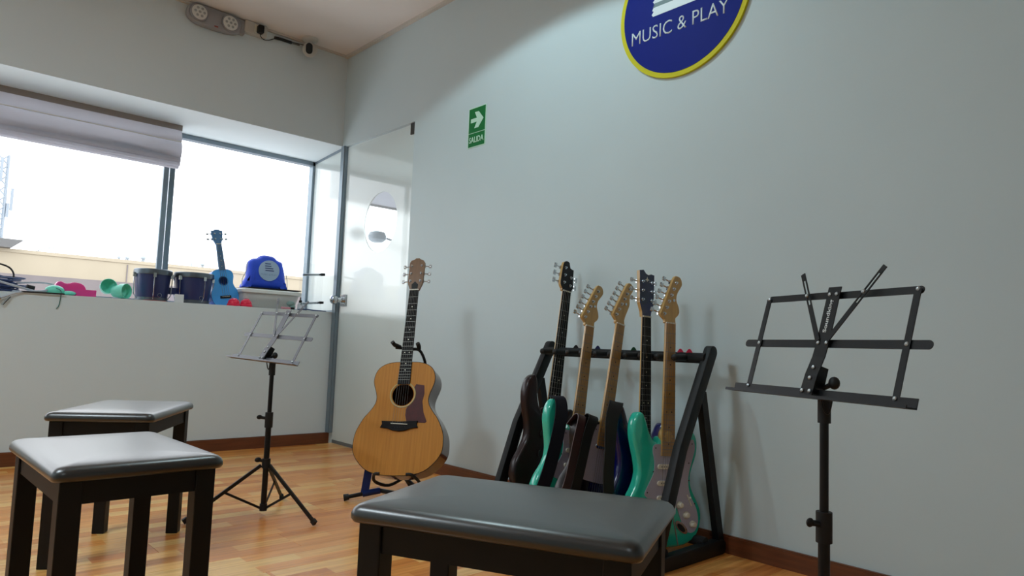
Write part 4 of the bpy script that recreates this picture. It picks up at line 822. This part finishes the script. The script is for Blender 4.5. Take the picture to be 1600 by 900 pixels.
# ------------------------------------------------------------------ things on the sill
S = SILL
M_BON = mat('bongo_shell_navy', (44, 52, 100), 0.3, noise=0.2, nscale=10, stretch=(1, 1, 0.3)); M_SKIN = mat('drum_skin', (206, 206, 200), 0.6)
t = thing('bongo_pair', 'pair of dark navy bongo drums with chrome rims on the sill', 'bongos', (-1.0, 0.16, S + 0.0016))
for i, (x, r, nm) in enumerate(((-0.112, 0.102, 'l'), (0.122, 0.112, 'r'))):
    d = MB().lathe([(r * 0.80, 0), (r * 0.82, 0.004), (r * 0.90, 0.08), (r * 0.96, 0.15), (r * 0.965, 0.172)], (x, 0, 0), n=36).build('drum_shell', M_BON, t)
    MB().lathe([(r * 0.975, 0.158), (r * 1.03, 0.158), (r * 1.04, 0.166), (r * 1.03, 0.186), (r * 0.98, 0.190), (r * 0.975, 0.186)], (x, 0, 0), n=36).build('rim', mat('rim_steel', (112, 120, 128), 0.3, 0.9), d)
    MB().lathe([(r * 0.975, 0.183), (r * 0.975, 0.1865)], (x, 0, 0), n=36).build('drum_head', M_SKIN, d)
    MB().lathe([(r * 0.83, 0.0), (r * 0.85, 0.0), (r * 0.87, 0.022), (r * 0.84, 0.022)], (x, 0, 0), n=36).build('bottom_ring', MATS['rim_steel'], d)
    for k in range(5):
        a = R_(-100 + 72 * k + 25 * i); ca, sa = math.cos(a), math.sin(a)
        MB().tube([(x + r * 0.86 * ca, r * 0.86 * sa, 0.012), (x + r * 1.02 * ca, r * 1.02 * sa, 0.04), (x + r * 1.05 * ca, r * 1.05 * sa, 0.12), (x + r * 1.04 * ca, r * 1.04 * sa, 0.165)], 0.0028, 6).build('tension_rod', M_CHR, d)
        MB().box((x + r * 1.03 * ca - 0.008, r * 1.03 * sa - 0.006, 0.14), (x + r * 1.03 * ca + 0.008, r * 1.03 * sa + 0.006, 0.165)).build('lug', M_CHR, d, False)
    MB().tube([(x + 0.02 + 0.011 * math.cos(a), -r * 0.865 - 0.0005, 0.035 + 0.011 * math.sin(a)) for a in [2 * math.pi * q / 16 for q in range(16)]], 0.001, 4, closed=True).build('badge', M_CHR, d)
MB().box((-0.03, -0.02, 0.05), (0.02, 0.02, 0.09)).build('bridge_block', M_BON, t, False)

# blue bag
M_BAG = mat('blue_bag_nylon', (50, 96, 240), 0.5, bump=0.6, bscale=24, rgb2=(36, 74, 210), nscale=6)
t = thing('drawstring_bag', 'blue drawstring bag with round grey emblem on the storage box', 'bag', (-0.378, 0.225, S + 0.136), rz=R_(-4))
bo = smooth([(-0.168, 0.0), (-0.160, 0.03), (-0.142, 0.07), (-0.138, 0.12), (-0.135, 0.17), (-0.11, 0.198), (-0.075, 0.208), (-0.05, 0.226), (-0.01, 0.232), (0.035, 0.226), (0.06, 0.205), (0.098, 0.190), (0.112, 0.15), (0.124, 0.09), (0.138, 0.03), (0.142, 0.0), (0.08, -0.002), (0, -0.002), (-0.08, -0.002)], 3)
rings = []
for i, y in ((0.05, -0.004), (0.032, -0.006), (0.018, 0.0), (0.008, 0.012), (0.002, 0.026), (0, 0.04), (0.003, 0.056), (0.012, 0.07), (0.03, 0.078), (0.05, 0.08)):
    rings.append([(x + 0.002 * math.sin(z * 60 + y * 50), y + 0.0025 * math.sin(x * 70), z) for x, z in inset(bo, i)])
MB().loft(rings).build('bag_body', M_BAG, t, True, 60)
M_EMB = mat('bag_emblem', (170, 196, 222), 0.6); M_BAR = mat('bag_print_blue', (34, 50, 120), 0.6); M_FAINT = mat('bag_print_faint', (140, 166, 200), 0.6)
MB().plate(circ((0.0, 0.125), 0.070, 40), -0.0105, -0.004).build('emblem_disc', M_EMB, t)
for i, (a, b_, z) in enumerate([(-0.03, 0.008, 0.168), (-0.03, 0.012, 0.152), (-0.028, 0.026, 0.137), (-0.026, 0.032, 0.122)]):
    MB().box((a, -0.0115, z), (b_, -0.0105, z + 0.006)).build('emblem_bar', M_BAR, t, False)
text('lettering', 'MUSIC & PLAY', 0.108, 0.012, 0.0006, front_xf(0, -0.0105, 0.098), M_FAINT, t)
MB().tube(smooth([(-0.165, 0.02, 0.01), (-0.166, 0.015, 0.06), (-0.15, 0.01, 0.10), (-0.14, 0.01, 0.17)], 4, False), 0.003, 6).build('cord', M_CREAM, t)
MB().tube(smooth([(0.142, 0.02, 0.005), (0.135, 0.01, 0.06), (0.122, 0.008, 0.12), (0.115, 0.01, 0.17)], 4, False), 0.002, 6).build('cord', M_CREAM, t)
# box
M_CLR = mat('cloudy_plastic', (226, 224, 218), 0.3, trans=0.0, alpha=0.5); M_LID = mat('box_lid_white', (230, 232, 228), 0.4)
t = thing('storage_box', 'cloudy plastic storage box with white lid under the blue bag', 'box', (-0.395, 0.25, S))
MB().loft([[(x, y, z) for x, y in rrect(a, b_, 0.03, 5)] for a, b_, z in ((0.33, 0.26, 0), (0.345, 0.275, 0.006), (0.39, 0.31, 0.10), (0.386, 0.306, 0.10), (0.34, 0.27, 0.008))]).build('box_body', M_CLR, t)
MB().loft([[(x, y, z) for x, y in rrect(a, b_, 0.03, 5)] for a, b_, z in ((0.40, 0.32, 0.096), (0.415, 0.335, 0.1), (0.415, 0.335, 0.116), (0.40, 0.32, 0.124))]).build('lid', M_LID, t)
for nm, z0, z1, rgb, lb in (('folded_cloth', 0.012, 0.04, (170, 148, 112), 'tan folded cloth at the bottom of the storage box'), ('folded_cloth', 0.042, 0.066, (120, 104, 108), 'dark mauve folded cloth above the tan one in the storage box')):
    o = thing(nm, lb, 'cloth', (-0.395, 0.25, S + z0), group='cloths in the storage box')
    MB().loft([[(x, y, z + 0.004 * math.sin(x * 22 + y * 9)) for x, y in rrect(a, 0.23, 0.02, 5)] for a, z in ((0.29, 0), (0.305, 0.006), (0.305, z1 - z0 - 0.008), (0.28, z1 - z0 - 0.003))]).build('cloth', mat('cloth_%d' % rgb[0], rgb, 0.9), o)
t = thing('black_folder', 'black flat folder lying under the blue bag on the box lid', 'folder', (-0.375, 0.235, S + 0.124), rz=R_(-2))
MB().plate(rrect(0.36, 0.24, 0.006, 3), 0, 0.006).build('cover', M_RUB, t, False)
t.children[0].rotation_euler = (R_(90), 0, 0); t.children[0].location = (0.01, 0, 0.006)

# red castanets / cups / clutter
M_RED = mat('red_plastic', (235, 36, 76), 0.3); M_PINK = mat('magenta_plastic', (226, 70, 145), 0.35); M_TEALP = mat('mint_plastic', (120, 226, 200), 0.35)
t = thing('red_castanets', 'two joined red plastic castanets at the front edge of the sill', 'castanets', (-0.625, 0.05, S))
for sx, nm in ((-1, 'a'), (1, 'b')):
    s_ = MB().lathe([(0.036, 0.0), (0.040, 0.006), (0.040, 0.012), (0.036, 0.016)], (sx * 0.039, 0, 0), n=24).build('lower_shell', M_RED, t)
    MB().ell((sx * 0.039, 0, 0.02), (0.035, 0.036, 0.030), 24, 12).build('upper_shell', M_RED, t)
    for a in (-0.012, 0.0, 0.012): MB().tube([(sx * 0.039 + a, -0.036, 0.02), (sx * 0.039 + a, -0.027, 0.04), (sx * 0.039 + a, 0, 0.052)], 0.002, 5).build('rib', M_RED, s_)
def cup(lb, loc, rot, r, L_, m):
    o = thing('plastic_cup', lb, 'cup', loc, group='plastic cups on the sill'); o.rotation_euler = rot
    MB().lathe([(0.0005, 0.0), (r * 0.72, 0.0), (r * 0.8, 0.004), (r * 0.9, L_ * 0.5), (r * 0.9, L_ * 0.55), (r * 1.0, L_ * 0.58), (r * 1.02, L_), (r * 0.95, L_), (r * 0.9, L_ * 0.6), (0.0005, L_ * 0.1)], n=20).build('cup_wall', m, o); return o
cup('mint green plastic cup lying on its side, the upper left one', (-1.355, 0.15, S + 0.058), (R_(80), R_(-20), 0), 0.042, 0.075, M_TEALP)
cup('mint green plastic cup lying on its side at the edge, left of the bongos', (-1.33, 0.08, S + 0.042), (R_(88), 0, R_(38)), 0.042, 0.08, M_TEALP)
t = thing('magenta_box', 'open magenta plastic box left of the mint green cups', 'box', (-1.50, 0.09, S))
MB().box((-0.075, -0.045, 0), (0.075, 0.045, 0.038)).build('box_body', M_PINK, t, False)
MB().plate(smooth([(-0.11, 0.03), (-0.108, 0.065), (-0.09, 0.078), (-0.06, 0.068), (-0.02, 0.078), (0.02, 0.066), (0.03, 0.035), (-0.04, 0.028)], 3), 0.0, 0.05, 0.006).build('handle_piece', M_PINK, t)
t = thing('mint_shaker', 'small mint green shaker with a thin cord hanging over the sill', 'shaker', (-1.62, 0.05, S))
MB().ell((0, 0, 0.025), (0.045, 0.035, 0.026), 20, 10).build('shaker_body', M_TEALP, t)
MB().ell((0.065, 0.0, 0.013), (0.035, 0.03, 0.013), 20, 10).build('shaker_lid', M_TEALP, t)
MB().tube(smooth([(0.0, -0.03, 0.035), (0.02, -0.052, 0.02), (0.02, -0.055, -0.02), (0.015, -0.055, -0.06), (0.005, -0.056, -0.075)], 4, False), 0.0022, 6).build('cord', mat('cord_teal', (60, 110, 104), 0.7), t)
M_CAB = mat('navy_cable', (52, 68, 110), 0.45); M_CABW = mat('white_cable', (176, 182, 192), 0.5)
t = thing('cable_coil', 'big coil of dark blue instrument cable at the left of the sill', 'cable', (-2.02, 0.13, S))
rnd = random.Random(5)
for k in range(16):
    rx = 0.24 + rnd.uniform(-0.03, 0.03); ry = 0.075 + rnd.uniform(-0.02, 0.02); z = 0.008 + (k % 6) * 0.013; dx = rnd.uniform(-0.03, 0.03); ph = rnd.uniform(0, 6)
    MB().tube([(dx + rx * math.cos(a), ry * math.sin(a), z + 0.008 * math.sin(2 * a + ph) * (1 if z > 0.02 else 0) + 0.02 * (1 - abs(math.cos(a))) * (z / 0.07)) for a in [2 * math.pi * q / 28 for q in range(28)]], 0.0045, 6, closed=True).build('cable_loop', M_CAB, t)
MB().tube(smooth([(-0.12, -0.02, 0.075), (0.02, -0.01, 0.105), (0.08, 0.0, 0.14), (0.14, 0.01, 0.15), (0.20, 0.02, 0.135), (0.225, 0.02, 0.10), (0.22, 0.02, 0.06)], 4, False), 0.0045, 6).build('loose_loop', M_RUB, t)
MB().tube(smooth([(0.22, 0.0, 0.05), (0.34, -0.03, 0.062), (0.40, -0.06, 0.05), (0.36, -0.10, 0.02), (0.24, -0.142, 0.0), (0.16, -0.146, -0.035)], 4, False), 0.0045, 6).build('loose_end', M_CABW, t)
pj = MB().tube([(0.16, -0.146, -0.035), (0.11, -0.146, -0.06)], 0.008, 10).build('jack_plug', M_CHR, t)
MB().tube([(0.11, -0.146, -0.06), (0.05, -0.146, -0.095)], 0.0035, 8).build('plug_tip', M_CHR, pj)
MB().tube([(0.20, -0.144, -0.025), (0.17, -0.146, -0.07)], 0.005, 8).build('jack_plug', mat('dull_steel', (110, 112, 110), 0.4, 0.8), t)
t = thing('white_cable', 'white cable with black plug lying between the coil and the shaker', 'cable', (-1.745, 0.03, S))
MB().tube(smooth([(-0.12, 0.0, 0.05), (-0.05, -0.02, 0.03), (0.03, 0.0, 0.012), (0.09, 0.02, 0.008), (0.02, 0.05, 0.006), (-0.06, 0.05, 0.006)], 4, False), 0.006, 6).build('cable_run', M_CABW, t)
MB().tube([(0.0, 0.03, 0.035), (0.035, 0.035, 0.028)], 0.012, 8).build('plug', M_RUB, t)
MB().tube([(-0.03, -0.04, 0.004), (0.16, -0.045, 0.004)], 0.004, 6).build('black_lead', M_RUB, t)
M_PAP = mat('paper_white', (224, 224, 222), 0.8); M_PAPR = mat('paper_red', (196, 84, 84), 0.7)
for lb, x, y, w_, d_, z, m_, rz in (('long white sheet of paper under the bongos', -1.12, 0.15, 0.52, 0.22, 0.0, M_PAP, 2), ('red leaflet sticking out in front of the left bongo', -1.13, 0.03, 0.11, 0.05, 0.002, M_PAPR, 0), ('white sheet of paper under the ukulele', -0.74, 0.12, 0.30, 0.20, 0.0, M_PAP, -3)):
    o = thing('paper_sheet', lb, 'paper', (x, y, S + z), R_(rz), group='papers on the sill'); MB().box((-w_ / 2, -d_ / 2, 0), (w_ / 2, d_ / 2, 0.0015)).build('sheet', m_, o, False)
t = thing('white_card', 'small white card standing in the gap between the two bongos', 'card', (-0.99, 0.045, S))
MB().box((-0.026, 0, 0), (0.026, 0.003, 0.05)).build('card', M_PAP, t, False)
t = thing('dropper_bottle', 'tiny white bottle with black cap near the glass partition', 'bottle', (-0.215, 0.06, S))
MB().lathe([(0.0175, 0), (0.0185, 0.003), (0.0185, 0.04), (0.010, 0.05), (0.008, 0.053)], n=20).build('bottle_body', mat('bottle_white', (226, 228, 236), 0.4), t)
MB().lathe([(0.010, 0.052), (0.010, 0.066), (0.005, 0.07), (0.004, 0.088)], n=14).build('cap', M_RUB, t)
t = thing('marker_pen', 'pink marker pen lying right of the storage box', 'pen', (-0.32, 0.02, S + 0.008), R_(14))
MB().cyl((-0.05, 0, 0), (0.02, 0, 0), 0.007, n=10).build('barrel', mat('pink_plastic', (222, 150, 160), 0.5), t); MB().cyl((0.02, 0, 0), (0.05, 0, 0), 0.008, n=10).build('cap', M_RUB, t)
t = thing('toy_figure', 'small grey-green crumpled wrapper behind the pink pen', 'wrapper', (-0.285, 0.055, S))
MB().ell((0, 0, 0.04), (0.03, 0.02, 0.018), 12, 7).ell((0.012, 0, 0.018), (0.022, 0.018, 0.018), 12, 7).build('wrapper', mat('greygreen_foil', (130, 158, 152), 0.4), t)
t.name = 'crumpled_wrapper'
t = thing('cable_tie', 'flat dark cable lying at the right end of the sill', 'cable', (-0.16, 0.05, S))
MB().tube(smooth([(-0.08, -0.01, 0.004), (-0.02, 0.0, 0.01), (0.05, 0.01, 0.006), (0.13, 0.0, 0.004)], 4, False), 0.0045, 6).build('cable_run', M_CAB, t)
t.name = 'dark_cable'
# clear acrylic stand with two chrome rod brackets by the partition
t = thing('acrylic_stand', 'clear acrylic stand with two chrome rod holders by the glass partition', 'stand', (-0.115, 0.10, S))
MB().box((-0.085, 0.02, 0), (0.085, 0.024, 0.33)).build('clear_panel', glassmat('acrylic', (0.97, 0.97, 0.97)), t, False)
for z in (0.06, 0.255):
    h = MB().box((0.05, -0.03, z - 0.004), (0.075, 0.02, z + 0.012)).build('holder', M_RUB, t, False)
    for dz in (0, 0.008): MB().cyl((-0.11, -0.07, z + dz - 0.02), (0.06, -0.01, z + dz), 0.0042, n=8).build('rod', M_CHR, h)
MB().bar((-0.09, -0.05, 0.238), (0.03, -0.015, 0.256), 0.016, 0.01, up=(0, 0, 1)).build('clip', M_PGR, t, False)
